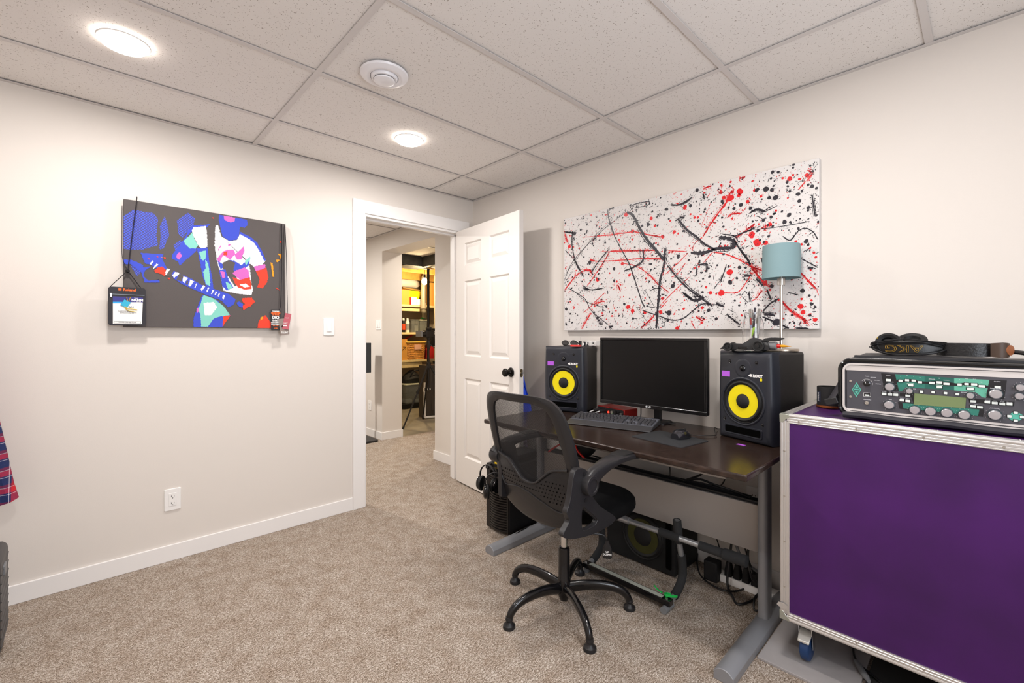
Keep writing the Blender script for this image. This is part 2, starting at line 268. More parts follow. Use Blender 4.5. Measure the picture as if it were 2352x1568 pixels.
STROKES_RED = [(8.1,[(-484,222),(-406,214),(-259,206),(-190,202),(-91,167),(-5,140)]),(4.2,[(-575,229),(-484,222)]),(4.8,[(-444,116),(-359,110)]),(8.7,[(-359,110),(-259,99),(-59,76)]),(5.7,[(18,62),(128,44)]),(11.5,[(-514,76),(-474,62)]),(7.3,[(-474,62),(-406,54),(-259,44),(-140,38),(-5,20)]),(11.5,[(352,308),(327,256),(289,212),(250,165)]),(7.9,[(250,165),(217,112)]),(4.7,[(217,112),(170,79),(156,40)]),(7.2,[(264,22),(327,4),(389,-29),(442,-66),(499,-97)]),(5.3,[(264,22),(217,-28)]),(7.4,[(447,-73),(487,-133),(532,-180)]),(8.9,[(575,-236),(611,-285),(667,-333),(677,-345)]),(3.4,[(677,-345),(692,-362)]),(6.4,[(376,77),(430,110)]),(11.2,[(430,110),(465,130)]),(7.5,[(654,-119),(687,-162),(718,-202)]),(3.4,[(718,-202),(726,-230)]),(6.9,[(-724,-103),(-628,-16),(-565,11)]),(11.6,[(-565,11),(-514,6),(-494,-17)]),(7.4,[(-534,-91),(-425,28),(-368,102)]),(8.1,[(-484,-210),(-406,-192)]),(5.0,[(-565,-263),(-484,-210)]),(10.0,[(-580,-367),(-534,-305),(-504,-265)]),(6.2,[(-286,28),(-190,3),(-107,-50),(-35,-122),(26,-169)]),(4.8,[(135,36),(78,-12),(3,-68)]),(5.5,[(142,-95),(63,-158),(-20,-232)]),(5.8,[(-28,-259),(18,-212)]),(5.8,[(321,-190),(376,-194),(406,-176),(453,-105)]),(6.1,[(499,-190),(470,-230)]),(6.7,[(-148,-366),(-67,-301)]),(5.5,[(149,-328),(173,-372)]),(9.5,[(177,-308),(211,-332)]),(5.8,[(647,253),(677,286)]),(8.0,[(682,284),(701,314),(687,332)]),(12.1,[(-718,276),(-698,213)]),(13.0,[(296,324),(315,320)]),(7.7,[(340,189),(364,200),(400,196)]),(7.3,[(510,90),(515,113),(537,122)]),(8.0,[(217,361),(257,366)]),(6.9,[(395,368),(418,370)]),(2.0,[(257,284),(204,161)]),(4.8,[(-396,-141),(-504,-216)]),(5.5,[(121,-17),(78,-68),(41,-87)]),(5.0,[(-12,-75),(3,-4)]),(12.8,[(352,308),(370,310)]),(9.3,[(-286,-141),(-304,-101)]),(6.2,[(442,-105),(476,-101),(459,-81)])]
BLOBS_BLACK = [(543,361,7.2),(515,288,12.1),(540,278,8.4),(556,238,12.0),(529,244,8.5),(476,294,8.6),(447,212,8.7),(403,237,8.8),(370,225,7.6),(312,274,7.8),(504,143,7.3),(611,147,8.2),(593,118,8.9),(652,202,8.1),(687,165,7.4),(647,235,8.1),(701,257,8.0),(662,246,5.8),(687,268,5.7),(679,16,8.6),(507,-16,9.7),(507,-49,13.4),(691,-105,6.8),(664,-204,9.2),(244,-277,9.3),(629,373,5.8),(627,360,4.7),(567,355,6.0),(183,360,9.5),(149,286,8.2),(-586,280,8.3),(-494,175,8.2),(-387,-230,7.9),(-454,-218,6.5),(718,245,5.6),(614,255,5.3),(606,280,4.7),(-638,264,11.8),(-99,228,8.8),(11,294,8.5),(-140,228,6.7),(-396,169,7.2),(-514,58,11.5),(-331,-1,9.4),(352,-140,10.2),(395,-71,8.2),(383,-123,5.7),(78,22,9.8),(3,74,5.7),(561,-345,15.5),(713,-280,5.7),(699,-265,6.8),(616,113,5.3),(526,62,6.0),(190,197,6.1),(312,191,5.8),(-709,-232,10.3),(26,-283,14.2),(18,-325,7.1),(-331,-75,7.8),(48,-136,11.3),(540,-174,8.4),(537,151,7.2),(632,-349,4.7),(283,-321,7.9),(-259,-220,7.7),(-454,-299,9.7),(-199,-309,7.5),(-359,-357,7.9)]
BLOBS_RED = [(349,-89,14.1),(476,40,18.4),(453,81,13.6),(512,34,10.9),(398,304,13.9),(392,286,8.9),(352,282,15.4),(321,290,9.1),(308,-192,15.6),(254,-186,9.3),(-233,-240,12.2),(-203,-264,12.1),(-123,-274,10.3),(-246,314,12.2),(-454,-57,12.9),(-224,-50,9.1),(117,284,11.0),(56,161,9.8),(657,-275,11.5),(667,-301,9.2),(713,-337,7.9),(-12,-200,10.0),(433,246,8.7),(532,117,9.7),(510,-159,10.9),(-83,261,10.2),(74,-368,9.8),(614,312,10.6),(682,310,9.2),(211,-262,8.0),(627,326,5.8),(-682,185,12.0),(-649,176,6.8),(170,218,6.8),(187,215,6.1),(-59,214,7.3),(-484,202,8.1),(585,322,5.3),(465,294,7.4),(308,357,5.8),(493,258,6.1),(-203,205,10.6),(-12,145,10.0),(-273,24,10.0),(-24,-277,10.1),(715,-60,5.1),(231,-156,6.0),(-313,-81,6.2),(406,-308,5.0),(170,-50,5.4),(302,42,9.1),(33,226,5.7)]
RACK_POLY = [('black',[(980,1320),(1340,1310),(1450,760),(1060,760)]),('green2',[(1340,1310),(2060,1300),(2060,900),(1600,900),(1510,760),(1440,750)]),('green1',[(2060,1300),(2730,1280),(2730,900),(2060,900)]),('green3',[(2730,1280),(3470,1280),(3400,740),(3330,750),(3190,890),(2730,900)]),('black',[(1360,1130),(1560,1120),(1630,1180),(1820,1170),(1910,1130),(2180,1120),(2220,1150),(2580,1150),(2790,1120),(2920,1150),(3200,1160),(3270,1110),(3450,1110),(3440,1040),(3270,1040),(3160,1070),(2960,1090),(2790,1040),(2180,1050),(1950,1050),(1820,1090),(1630,1090),(1540,1050),(1370,1040)]),('black',[(3470,1280),(3820,1290),(3770,740),(3410,750)]),('black',[(1410,400),(3370,390),(3340,170),(1450,180)]),('green2',[(1520,380),(3270,380),(3240,190),(1550,200)]),('black',[(980,710),(1420,710),(1410,570),(1000,580)]),('black',[(1460,710),(1750,700),(1750,590),(1460,600)]),('black',[(3040,690),(3970,690),(3950,560),(3060,570)]),('black',[(1700,740),(1820,720),(1800,360),(1740,590)]),('pale',[(1630,1040),(1800,1050),(1770,930),(1660,930)]),('pale',[(2320,1050),(2480,1050),(2460,930),(2340,920)]),('pale',[(3000,1050),(3160,1050),(3140,920),(3020,930)]),('teal',[(320,960),(450,710),(310,440),(190,700)]),('plate',[(320,900),(420,710),(310,500),(210,700)]),('teal',[(320,850),(380,760),(270,750)]),('teal',[(250,730),(390,730),(380,690),(250,690)]),('teal',[(270,640),(360,640),(320,560)]),('white',[(510,620),(710,630),(710,500),(510,490)]),('black',[(520,610),(700,620),(700,510),(520,500)]),('teal',[(3920,370),(4050,380),(4170,290),(4050,150),(3920,140),(3820,240)])]
RACK_KNOBS = [(1210,880,126),(1200,280,132),(1830,190,128),(2200,190,129),(2570,190,132),(2950,180,132),(3600,880,139),(3580,260,139),(1700,790,86),(3080,780,91),(4080,1110,97),(4060,860,97)]
RACK_BUTTONS = [(1170,1100,145,76),(1480,1100,112,74),(1640,1130,111,68),(1800,1130,110,67),(1950,1090,109,67),(2230,1090,149,72),(2400,1120,148,71),(2560,1090,147,70),(2850,1090,104,69),(3000,1120,103,69),(3160,1120,142,68),(3320,1080,147,68),(1730,980,141,74),(2400,980,136,71),(3080,980,160,69),(1990,790,91,73),(2260,800,89,72),(2540,800,88,71),(2800,790,93,70),(1060,630,133,82),(1210,630,132,82),(1360,630,131,81),(1660,630,129,68),(1510,470,124,74),(1660,460,129,74),(3140,610,131,68),(3140,460,131,68),(3280,450,130,68),(3430,620,129,73),(3580,610,128,72),(3730,600,127,72),(3870,610,126,71),(3640,1080,139,72),(3990,380,92,65),(3870,260,93,71),(4110,270,92,70),(3990,150,92,65)]
RACK_TEXT = [(1170,1260,44,'INPUT'),(3630,1240,39,'OUTPUT'),(610,1190,42,'TUNER'),(780,1160,39,'BROWSER'),(870,1070,38,'PERFORM'),(910,950,38,'PROFILER'),(2230,1210,39,'AMPLIFIER'),(2400,1250,36,'EQ'),(2560,1200,38,'CABINET'),(610,390,42,'HEADPHONE'),(610,620,36,'USB'),(1220,460,38,'GAIN'),(1820,860,37,'TYPE'),(2940,860,35,'BROWSE'),(3140,680,34,'EXIT'),(3210,520,34,'- PAGE +'),(1060,700,38,'SYSTEM'),(1210,700,38,'RIG'),(1360,690,37,'QUICK'),(3440,670,34,'ON/OFF'),(3580,670,33,'LOCK'),(3730,660,33,'STORE'),(3870,660,33,'RENAME'),(3580,450,36,'RIG VOLUME'),(3600,1030,33,'MASTER VOLUME'),(1210,1040,35,'NOISE GATE'),(1510,530,34,'UNDO'),(1660,530,34,'REDO'),(1480,1250,37,'A'),(1640,1280,37,'B'),(1800,1270,37,'C'),(1950,1240,36,'D'),(2850,1240,35,'X'),(3000,1280,34,'MOD'),(3160,1280,34,'DLY'),(3310,1200,34,'REV')]
RACK_SCREEN = [(1820,720),(2990,700),(2970,380),(1800,360)]
RACK_ROT = (600,940)
RACK_SCREWS = [(150,990),(150,440)]
RACK_JACK = (600,280)
RACK_USB = (610,540)
# ------------------------------------------------------------ setting
XL, XR, TOP = 1.412, 2.23, 2.05        # doorway
X0, Y0 = -1.15, -1.0                  # far ends of the room behind the camera
WT = .115
a = MB(); a.box(X0, 2.70, Y0, 4.72, -.12, 0); a.box(X0, 2.43, 4.72, 6.1, -.12, 0); a.box(2.70, 3.9, 3.107, 4.72, -.12, 0)
struct('floor', a, CARPET, smooth=False)
a = MB(); a.box(2.43, 6.2, 4.72, 7.2, -.12, -.006)
struct('floor_utility', a, CONC, smooth=False)
a = MB(); a.box(X0, XL, YA, YA + WT, 0, 2.6); a.box(XL, XR, YA, YA + WT, TOP, 2.6); a.box(XR, 2.43 + .25, YA, YA + WT, 0, 2.6)
struct('wall_left', a, WALL, smooth=False)
a = MB(); a.box(XB, XB + .12, Y0, YA, 0, 2.6); struct('wall_right', a, WALL, smooth=False)
a = MB(); a.box(X0 - .12, X0, Y0, 6.1, 0, 2.6); struct('wall_back', a, WALL, smooth=False)
a = MB()      # wall behind the camera, with a hole for the added window
a.box(X0, -.05, Y0 - .15, Y0, 0, 2.6); a.box(1.25, XB, Y0 - .15, Y0, 0, 2.6); a.box(-.05, 1.25, Y0 - .15, Y0, 0, .95); a.box(-.05, 1.25, Y0 - .15, Y0, 1.95, 2.6)
struct('wall_front', a, WALL, smooth=False)
wn = thing('added_window_1', 'unseen white framed window added behind the viewer for fill light', 'window', (.6, Y0 - .06, .95)); del wn['category']; wn['kind'] = 'structure'  # unseen window, added to go with the fill light
a = MB(); a.box(-.65, .65, -.03, .03, 0, .05); a.box(-.65, .65, -.03, .03, .95, 1.0); a.box(-.65, -.6, -.03, .03, .05, .95); a.box(.6, .65, -.03, .03, .05, .95); a.box(-.02, .02, -.03, .03, .05, .95)
part('added_window_frame', a, TRIM, wn)
a = MB(); a.box(-.6, -.02, -.004, .004, .05, .95); part('added_window_pane', a, GLASS, wn); a = MB(); a.box(.02, .6, -.004, .004, .05, .95); part('added_window_pane', a, GLASS, wn)
# hall and utility shell
a = MB(); a.box(2.43, 2.68, YA + WT, 3.65, 0, 2.6); a.box(2.43, 2.68, 4.72, 6.1, 0, 2.6); a.box(2.43, 2.68, 3.65, 4.72, 2.145, 2.6)
struct('wall_hall', a, WALL, smooth=False)
a = MB(); a.box(X0, 2.43, 6.1, 6.22, 0, 2.6); struct('wall_hall_end', a, WALL, smooth=False)
a = MB(); a.box(2.68, 4.02, YA - .1, 3.107, 0, 2.6); a.box(3.9, 4.02, 3.107, 4.72, 0, 2.6); struct('wall_alcove', a, WALL, smooth=False)
UW = mat('utility_wall_paint', 'a89a86', .85, var=.15, vscale=3)
a = MB(); a.box(2.43, 6.2, 7.0, 7.1, 0, 2.75); a.box(6.2, 6.3, 4.72, 7.1, 0, 2.75); a.box(4.02, 6.3, 4.62, 4.72, 0, 2.75); a.box(2.6, 2.68, 6.1, 7.0, 0, 2.75)
struct('wall_utility', a, UW, smooth=False)
a = MB(); a.box(2.43, 6.3, 4.62, 7.1, 2.75, 2.85); struct('ceiling_utility', a, mat('subfloor_board', 'b88a48', .8, var=.3, vscale=5), smooth=False)
# ceiling: plenum slab, tiles and grid bars
a = MB(); a.box(X0, 4.02, Y0, 6.1, 2.5, 2.6)
ceil = struct('ceiling', a, mat('plenum_board', '9a928c', .9), smooth=False)
gx = [-.504, .716, 1.948]; gy = [-.46, .15, .763, 1.368, 1.97, 2.57]
bx = [X0] + gx + [XB]; by = [Y0] + gy + [YA]
def tile(x0, x1, y0, y1):
    g = .004; m_ = MB(); cx, cy = (x0+x1)/2, (y0+y1)/2
    m_.box(x0+g-cx, x1-g-cx, y0+g-cy, y1-g-cy, 0, .015)
    part('ceiling_tile', m_, TILE, ceil, smooth=False, bevel=.002, seg=1, loc=(cx, cy, H + .005 + random.uniform(0, .0015)))
for i in range(len(bx) - 1):
    for j in range(len(by) - 1): tile(bx[i], bx[i+1], by[j], by[j+1])
hx = [X0, -.504, .716, 1.948, 2.43]; hy = [3.107, 3.75, 4.36, 4.97, 5.58, 6.1]
for i in range(4):
    for j in range(5): tile(hx[i], hx[i+1], hy[j], hy[j+1])
for x0, x1, y0, y1 in ((2.68, 3.53, 3.107, 3.75), (2.68, 3.53, 3.75, 4.36), (2.68, 3.53, 4.36, 4.97), (2.68, 3.53, 4.97, 5.65), (3.53, 3.9, 3.107, 4.7)): tile(x0, x1, y0, y1)
def bar(x0, x1, y0, y1, z=H):
    m_ = MB(); cx, cy = (x0+x1)/2, (y0+y1)/2
    m_.box(x0-cx, x1-cx, y0-cy, y1-cy, 0, .0012); m_.box(x0-cx if x1-x0 > .1 else -.002, x1-cx if x1-x0 > .1 else .002, y0-cy if y1-y0 > .1 else -.002, y1-cy if y1-y0 > .1 else .002, .0012, .035)
    part('grid_bar', m_, TBAR, ceil, smooth=False, loc=(cx, cy, z))
for x in gx: bar(x - .012, x + .012, Y0, YA)
for y in gy:
    for i in range(len(bx) - 1): bar(bx[i] + (.012 if i else 0), bx[i+1] - (.012 if i < len(bx) - 2 else 0), y - .012, y + .012, H + .0003)
for x in hx[1:-1]: bar(x - .012, x + .012, 3.107, 6.1)
for y in hy[1:-1]: bar(X0, 2.43, y - .012, y + .012, H + .0003)
for y in (3.75, 4.36, 4.97): bar(2.68, 3.53, y - .012, y + .012)
bar(3.518, 3.542, 3.107, 5.65)
def angle_trim(name, x0, x1, y0, y1):
    a = MB(); a.box(x0, x1, y0, y1, H - .0015, H); struct(name, a, TBAR, smooth=False)
angle_trim('trim_1', X0, XB, YA - .022, YA); angle_trim('trim_2', XB - .022, XB, Y0, YA - .022)
angle_trim('trim_3', 2.408, 2.43, 3.107, 6.1)
# baseboards
a = MB(); a.box(X0, 1.319, YA - .012, YA, 0, .085); struct('baseboard_left', a, TRIM, bevel=.002)
a = MB(); a.box(XB - .012, XB, Y0, YA, 0, .085); struct('baseboard_right', a, TRIM, bevel=.002)
a = MB(); a.box(2.418, 2.43, 3.107, 3.65, 0, .085); a.box(2.418, 2.68, 3.65, 3.662, 0, .085); struct('baseboard_hall', a, TRIM, bevel=.002)
a = MB(); a.box(2.418, 2.43, 4.708, 6.1, 0, .085); a.box(2.43, 2.69, 4.708, 4.72, 0, .085); struct('baseboard_hall_far', a, TRIM, bevel=.002)
# casing and jamb
a = MB(); a.box(1.319, 1.407, YA - .016, YA, 0, TOP + .0); struct('trim_4', a, TRIM, bevel=.002)
a = MB(); a.box(XR + .005, XR + .093, YA - .016, YA, 0, TOP); struct('trim_5', a, TRIM, bevel=.002)
a = MB(); a.box(1.319, XR + .093, YA - .0165, YA, TOP, 2.14); struct('trim_6', a, TRIM, bevel=.002)
a = MB(); J = .018
a.box(XL - .001, XL + J - .012, YA - .004, YA + WT + .004, 0, TOP - .01); a.box(XR - J + .012, XR + .001, YA - .004, YA + WT + .004, 0, TOP - .01); a.box(XL, XR, YA - .004, YA + WT + .004, TOP - .018, TOP)
a.box(XL + .006, XL + .018, YA + .045, YA + .08, 0, TOP - .02); a.box(XR - .018, XR - .006, YA + .045, YA + .08, 0, TOP - .02); a.box(XL, XR, YA + .045, YA + .08, TOP - .03, TOP - .018)
struct('trim_7', a, TRIM, bevel=.0015)
a = MB(); a.box(XR + .005, XR + .08, YA + WT, YA + WT + .014, 0, TOP); a.box(1.33, XL - .005, YA + WT, YA + WT + .014, 0, TOP); a.box(1.33, XR + .08, YA + WT, YA + WT + .014, TOP, TOP + .09)
struct('trim_8', a, TRIM, bevel=.002)
# door_1: six-panel door swung open into the room
dr = thing('door_1', 'white six-panel door standing open beside the desk, black round knob', 'door', (2.19, 2.977, .012)); del dr['category']; dr['kind'] = 'structure'
DW, DH = .83, 2.028
dv = Vector((-.105, -.9945, 0))      # along the door from the hinge
dr.matrix_world = frame((2.19, 2.977, .012), dv, (0,0,1))  # local x along door, local y up, local z towards the hall side (away -x)
k = .83/.85
cols = [(.128*k, .372*k), (.487*k, .733*k)]; rows = [(.215, .845), (1.02, 1.615), (1.735, 1.915)]
a = MB(); xs = [0, cols[0][0], cols[0][1], cols[1][0], cols[1][1], DW]; th = .035
for x0, x1 in ((0, xs[1]), (xs[2], xs[3]), (xs[4], DW)): a.box(x0, x1, 0, DH, -th, 0)
for c0, c1 in cols:
    ys = [0] + [q for r_ in rows for q in r_] + [DH]
    for q in range(0, 8, 2): a.box(c0, c1, ys[q], ys[q+1], -th, 0)
dvn = Vector((-.9945, .105, 0))
part('door_slab', a, DOORW, dr, smooth=False)
for c0, c1 in cols:
    for y0, y1 in rows:
        a = MB()
        for sgn, zz in ((1, 0), (-1, -th)):
            def L(i, z): return [(c0+i, y0+i, zz + sgn*z), (c1-i, y0+i, zz + sgn*z), (c1-i, y1-i, zz + sgn*z), (c0+i, y1-i, zz + sgn*z)]
            rs = [L(0, 0), L(.011, -.011), L(.018, -.011), L(.042, -.003)]
            if sgn < 0: rs = [r_[::-1] for r_ in rs]
            a.loft(rs, cap=False); a.ngon(rs[-1])
        part('door_panel', a, DOORW, dr, smooth=False)
for sgn, zz in ((1, 0), (-1, -th)):
    a = MB(); a.M = T(.745*k + .012, .932, zz) @ (Matrix() if sgn > 0 else R('X', 180))
    a.lathe([(.001, -.002), (.033, -.002), (.034, .004), (.03, .009), (.016, .012), (.011, .02), (.012, .03), (.022, .036), (.0285, .046), (.028, .056), (.02, .064), (.001, .066)], 28)
    part('door_knob', a, mat('oil_rubbed_bronze', '1e1b19', .25, .6), dr, label='dark round door knob')
a = MB(); a.M = frame((DW, .932, -th/2), (0,0,-1), (0,1,0)); a.prism(rrect(.024, .056, .011), -.0005, .0015); part('latch_plate', a, mat('bronze', '8a7a5c', .4, .8), dr)
a = MB(); a.M = frame((DW, .932, -th/2), (0,0,-1), (0,1,0)); a.cyl(.008, .001, .008, 14); part('latch', a, STEEL, dr)
for z in (.2, 1.05, 1.85):
    a = MB(); a.M = T(-.004, z, -th - .004) @ R('X', -90); a.cyl(.006, -.045, .045, 10); part('hinge', a, STEEL, dr)

# ------------------------------------------------------------ utility room contents
for i, x in enumerate([2.95, 3.35, 3.75, 4.15, 4.55, 4.95, 5.35, 5.75]):
    a = MB(); a.box(-.02, .02, -.58, .6, 0, .2)
    o = struct('ceiling_joist', a, mat('joist_wood', 'c99545', .7, var=.25, vscale=8), smooth=False); o.location = (x, 6.38, 2.30)
for y in (6.15, 6.62):
    a = MB(); a.box(2.75, 5.6, y, y + .05, 2.17 - (y - 6.15) * .12, 2.30); struct('ceiling_beam', a, mat('joist_wood'), smooth=False)
DUCT = mat('galvanised_duct', '5c5e60', .6, .6, var=.35, vscale=9)
d = thing('air_duct', 'grey galvanised air duct under the utility room joists', 'duct', (3.3, 5.72, 2.2))
a = MB(); a.box(-.35, .42, 0, .35, 0, .2); part('duct_section', a, DUCT, d, bevel=.004); a = MB(); a.box(.28, .9, -.9, -.002, -.01, .19); part('duct_section', a, DUCT, d, bevel=.004)
a = MB(); a.box(-.02, .0, -.012, .35, -.012, .21); part('duct_seam', a, DUCT, d)
# shelf unit
sh = thing('storage_shelf_unit', 'pine storage shelving along the far utility room wall', 'shelf', (3.3, 6.5, 0))
for z, x1 in ((1.685, 1.75), (1.23, .92), (.775, .88)):
    a = MB(); a.box(0, x1, 0, .48, z - .035, z); part('shelf_board', a, PINE, sh, bevel=.002)
for z in (1.62, .70):
    a = MB(); a.box(0, .85, .02, .05, z - .04, z + .005) if z > 1 else a.box(.40, .78, .02, .06, z - .05, z + .03); part('shelf_cleat', a, PINE, sh)
for x in (.02, 1.72):
    a = MB(); a.box(x - .02, x + .02, .44, .48, 0, 2.1); part('shelf_post', a, PINE, sh)
def cbox(name, label, cat, loc, s, m, group=None, inset=0, rz=0):
    t = thing(name, label, cat, loc, rz, group)
    a = MB(); P = rrect(s[0], s[1], min(s[0], s[1]) * .08); a.slab(P, [(0, inset), (s[2], 0)]); part('body', a, m, t); return t
t = thing('cardboard_box', 'plain orange-brown cardboard box on the top utility shelf', 'box', (3.73, 6.68, 1.685))
a = MB(); a.box(-.13, .13, -.14, .14, 0, .24); part('carton', a, CARD, t, bevel=.003)
for s_ in (-1, 1):
    a = MB(); a.M = T(0, s_*.14, .24) @ R('X', s_*-14); a.box(-.13, .13, min(0, -s_*.135), max(0, -s_*.135), 0, .004); part('flap', a, CARD, t)
t = thing('storage_bin', 'yellow storage bin under a brown lid on the top utility shelf', 'bin', (3.99, 6.73, 1.80), -6)
a = MB(); a.slab(rrect(.3, .26, .03), [(0, .04), (.13, 0)]); part('bin', a, mat('yellow_plastic', 'f2d512', .4), t)
a = MB(); a.M = R('Y', 6); a.box(-.22, .2, -.15, .15, .135, .16); part('lid', a, mat('brown_board', '8a6a30', .6), t, bevel=.003)
a = MB(); a.box(3.86, 4.14, 6.62, 6.9, 1.685, 1.8); tag(part('carton_tray', a, mat('dark_carton', '4a3020', .8), bevel=.003), 'dark low carton under the yellow bin on the top shelf', 'carton')
t = cbox('gift_box', 'white and red printed box at left under the yellow bin', 'box', (3.92, 6.56, 1.685), (.12, .08, .13), PAPER)
a = MB(); a.box(-.061, -.04, -.0405, .0405, .0, .131); part('red_stripe', a, RED, t)
t = cbox('snack_box', 'white box with orange ends beside the red striped box', 'box', (4.06, 6.56, 1.685), (.14, .08, .1), PAPER)
a = MB(); a.box(.045, .071, -.0405, .0405, .0, .101); part('orange_end', a, mat('orange', 'e8742a', .6), t)
t = cbox('cardboard_box', 'orange cardboard box at the right end of the top shelf, behind the pipe', 'box', (4.42, 6.7, 1.685), (.3, .3, .4), CARD)
INS = mat('white_insulation', 'f4f1ea', .5)
t = thing('insulated_pipe', 'thick white insulated pipe running above the top shelf', 'pipe', (3.3, 6.87, 2.09))
a = MB(); a.tube([(-.4, 0, 0), (.80, 0, .0), (.88, 0, -.02), (.90, 0, -.06)], [.085, .085, .075, .06], 16); part('sleeve', a, INS, t)
for x in (.1, .45):
    a = MB(); a.M = T(x, 0, 0) @ R('Y', 90); a.lathe([(.088, -.01), (.089, 0), (.088, .01)], 20, False); part('band', a, STEEL, t)
# middle shelf: cans and clear totes
canc = [('black spray can with an orange label on the middle utility shelf', '1a1a1a', 'd0481e', 3.755), ('dark aerosol can, leftmost on the middle utility shelf', '26221e', '6d6a60', 3.685), ('white lotion bottle beside the orange labelled can', 'e8e4d8', '8a8a86', 3.83)]
for lb, c1, c2, x in canc:
    t = thing('spray_can', lb, 'can', (x, 6.56, 1.23), 0, 'cans on the middle utility shelf')
    a = MB(); a.lathe([(.03, 0), (.032, .01), (.032, .17), (.02, .19), (.012, .2)], 18); part('can', a, mat('can_' + c1, c1, .35), t)
    a = MB(); a.lathe([(.0325, .04), (.0325, .14)], 18, False); part('label', a, mat('can_' + c2, c2, .5), t)
    a = MB(); a.lathe([(.018, .19), (.018, .225), (.01, .232)], 14); part('cap', a, WHITE if x > 3.75 else BLK, t)
def tote(name, label, loc, s, lidm, items, rz=0):
    t = thing(name, label, 'tote', loc, rz, 'clear totes in the utility room')
    a = MB(); w_, d_, h_ = s
    o_ = rrect(w_, d_, .02); i_ = rrect(w_ - .008, d_ - .008, .018)
    def ring(P, z, ins=0): return [(x*(1-ins), y*(1-ins), z) for x, y in P]
    a.loft([ring(i_, h_, 0), ring(i_, .005, .06)][::-1], False); a.loft([ring(o_, 0, .06), ring(o_, h_)], False); a.ngon(ring(o_, 0, .06)[::-1])
    part('tub', a, CLEARP, t)
    a = MB(); a.slab(rrect(w_ + .015, d_ + .015, .02), [(h_, 0), (h_ + .015, 0), (h_ + .018, .01)]); part('lid', a, lidm, t)
    for bx_, by_, sx, sy, sz, m_ in items:
        a = MB(); a.box(bx_, bx_ + sx, by_, by_ + sy, .006, .006 + sz); part('content', a, m_, t, bevel=.003)
    return t
tote('clear_tote', 'clear plastic tote, left one on the middle utility shelf', (3.985, 6.66, 1.23), (.15, .2, .2), CLEARP, [(-.0, -.07, .06, .03, .11, PAPER), (-.05, -.02, .10, .08, .14, mat('dark_stuff', '2b2623', .8))])
t2 = tote('clear_tote', 'clear tote with a pale lid and green clip, right one on the middle shelf', (4.145, 6.66, 1.23), (.15, .2, .2), mat('pale_lid', 'cfd0b8', .5), [(-.05, -.07, .1, .1, .13, mat('grey_stuff', '8a8a80', .8))])
a = MB(); a.loft([[(-.04, -.1, .23), (.03, -.1, .23), (.03, -.05, .23), (-.04, -.05, .23)], [(-.01, -.09, .265), (.015, -.09, .265), (.015, -.06, .265), (-.01, -.06, .265)]]); part('clip', a, GREEN, t2)
# lower shelf: shipping box, wicker basket, red tools
t = thing('shipping_box', 'brown shipping box with a black curved arrow on the lower shelf', 'box', (3.70, 6.66, .775))
a = MB(); a.box(-.12, .115, -.12, .15, 0, .34); part('carton', a, CARD, t, bevel=.003)
a = MB(); a.tube(cr([(-.06, -.121, .14), (-.01, -.121, .15), (.04, -.121, .18), (.075, -.121, .21)], 5), .008, 6, flat=.15); a.tube([(.035, -.121, .218), (.08, -.121, .215), (.078, -.121, .165)], .007, 6, flat=.15); part('printed_arrow', a, BLKM, t)
t = thing('wicker_basket', 'woven wicker basket with a pale rim on the lower utility shelf', 'basket', (3.985, 6.66, .775))
WICK = mat('wicker', 'cc8f42', .6, var=.35, vscale=30)
for k_ in range(15):
    z = .012 + k_ * .0185; sc_ = .92 + .08 * k_ / 14; P = rrect(.36 * sc_, .26 * sc_, .05, 5); n = len(P)
    a = MB(); a.tube([(x * (1 + .02 * (-1) ** (q + k_)), y * (1 + .03 * (-1) ** (q + k_)), z) for q, (x, y) in enumerate(P)], .0105, 6, True); part('wicker_strand', a, WICK, t)
a = MB(); a.tube([(x, y, .292) for x, y in rrect(.385, .285, .05, 5)], .014, 8, True); part('rim', a, mat('pale_wicker', 'e0bc5a', .6), t)
a = MB(); a.prism(rrect(.33, .23, .04), .004, .012); part('basket_floor', a, WICK, t)
a = MB(); a.M = T(.05, -.135, .2); a.box(-.1, .03, -.012, -.004, -.03, .05); part('tag', a, mat('pink_card', 'd8a58e', .7), t)
t = thing('red_handle_tool', 'long red tool leaning behind the shipping box', 'tool', (3.85, 6.75, 1.06)); a = MB(); a.tube([(-.1, -.02, 0), (.2, .03, .12)], .012, 8); part('handle', a, RED, t); a = MB(); a.tube([(-.16, -.03, .02), (-.08, -.01, .0)], .02, 8); part('tool_head', a, BLKM, t)
t = thing('folded_red_cloth', 'red cloth bundle right of the wicker basket', 'cloth', (4.34, 6.7, .775)); a = MB()
a.slab(rrect(.2, .2, .06), [(0, .01), (.08, 0), (.18, .02), (.24, .06)]); part('bundle', a, mat('red_cloth', 'b01818', .9), t)
# below the shelves
tote('clear_tote', 'large clear tote under the shelves with a black bag on its lid', (3.95, 6.6, .075), (.46, .36, .30), mat('pale_lid'), [(-.2, -.1, .12, .1, .06, PAPER), (-.02, -.14, .2, .08, .05, PAPER), (-.15, 0, .3, .1, .14, mat('grey_stuff'))])
t = thing('low_platform', 'black low platform under the large clear tote', 'platform', (3.95, 6.6, -.006)); a = MB(); a.slab(rrect(.6, .42, .05), [(0, .01), (.06, 0), (.08, 0)]); part('deck', a, BLKM, t)
t = thing('black_bag', 'slouched black bag on the large clear tote', 'bag', (3.93, 6.58, .395)); a = MB(); rings = []
for q in range(7):
    z = q / 6 * .2; rr = [.19, .2, .2, .17, .13, .08, .03][q]
    rings.append([(rr * math.cos(u) * (1 + .12 * math.sin(3*u + q)), .75 * rr * math.sin(u) * (1 + .12 * math.cos(2*u + q)), z + .015 * math.sin(3*u)) for u in [2*PI*j/20 for j in range(20)]])
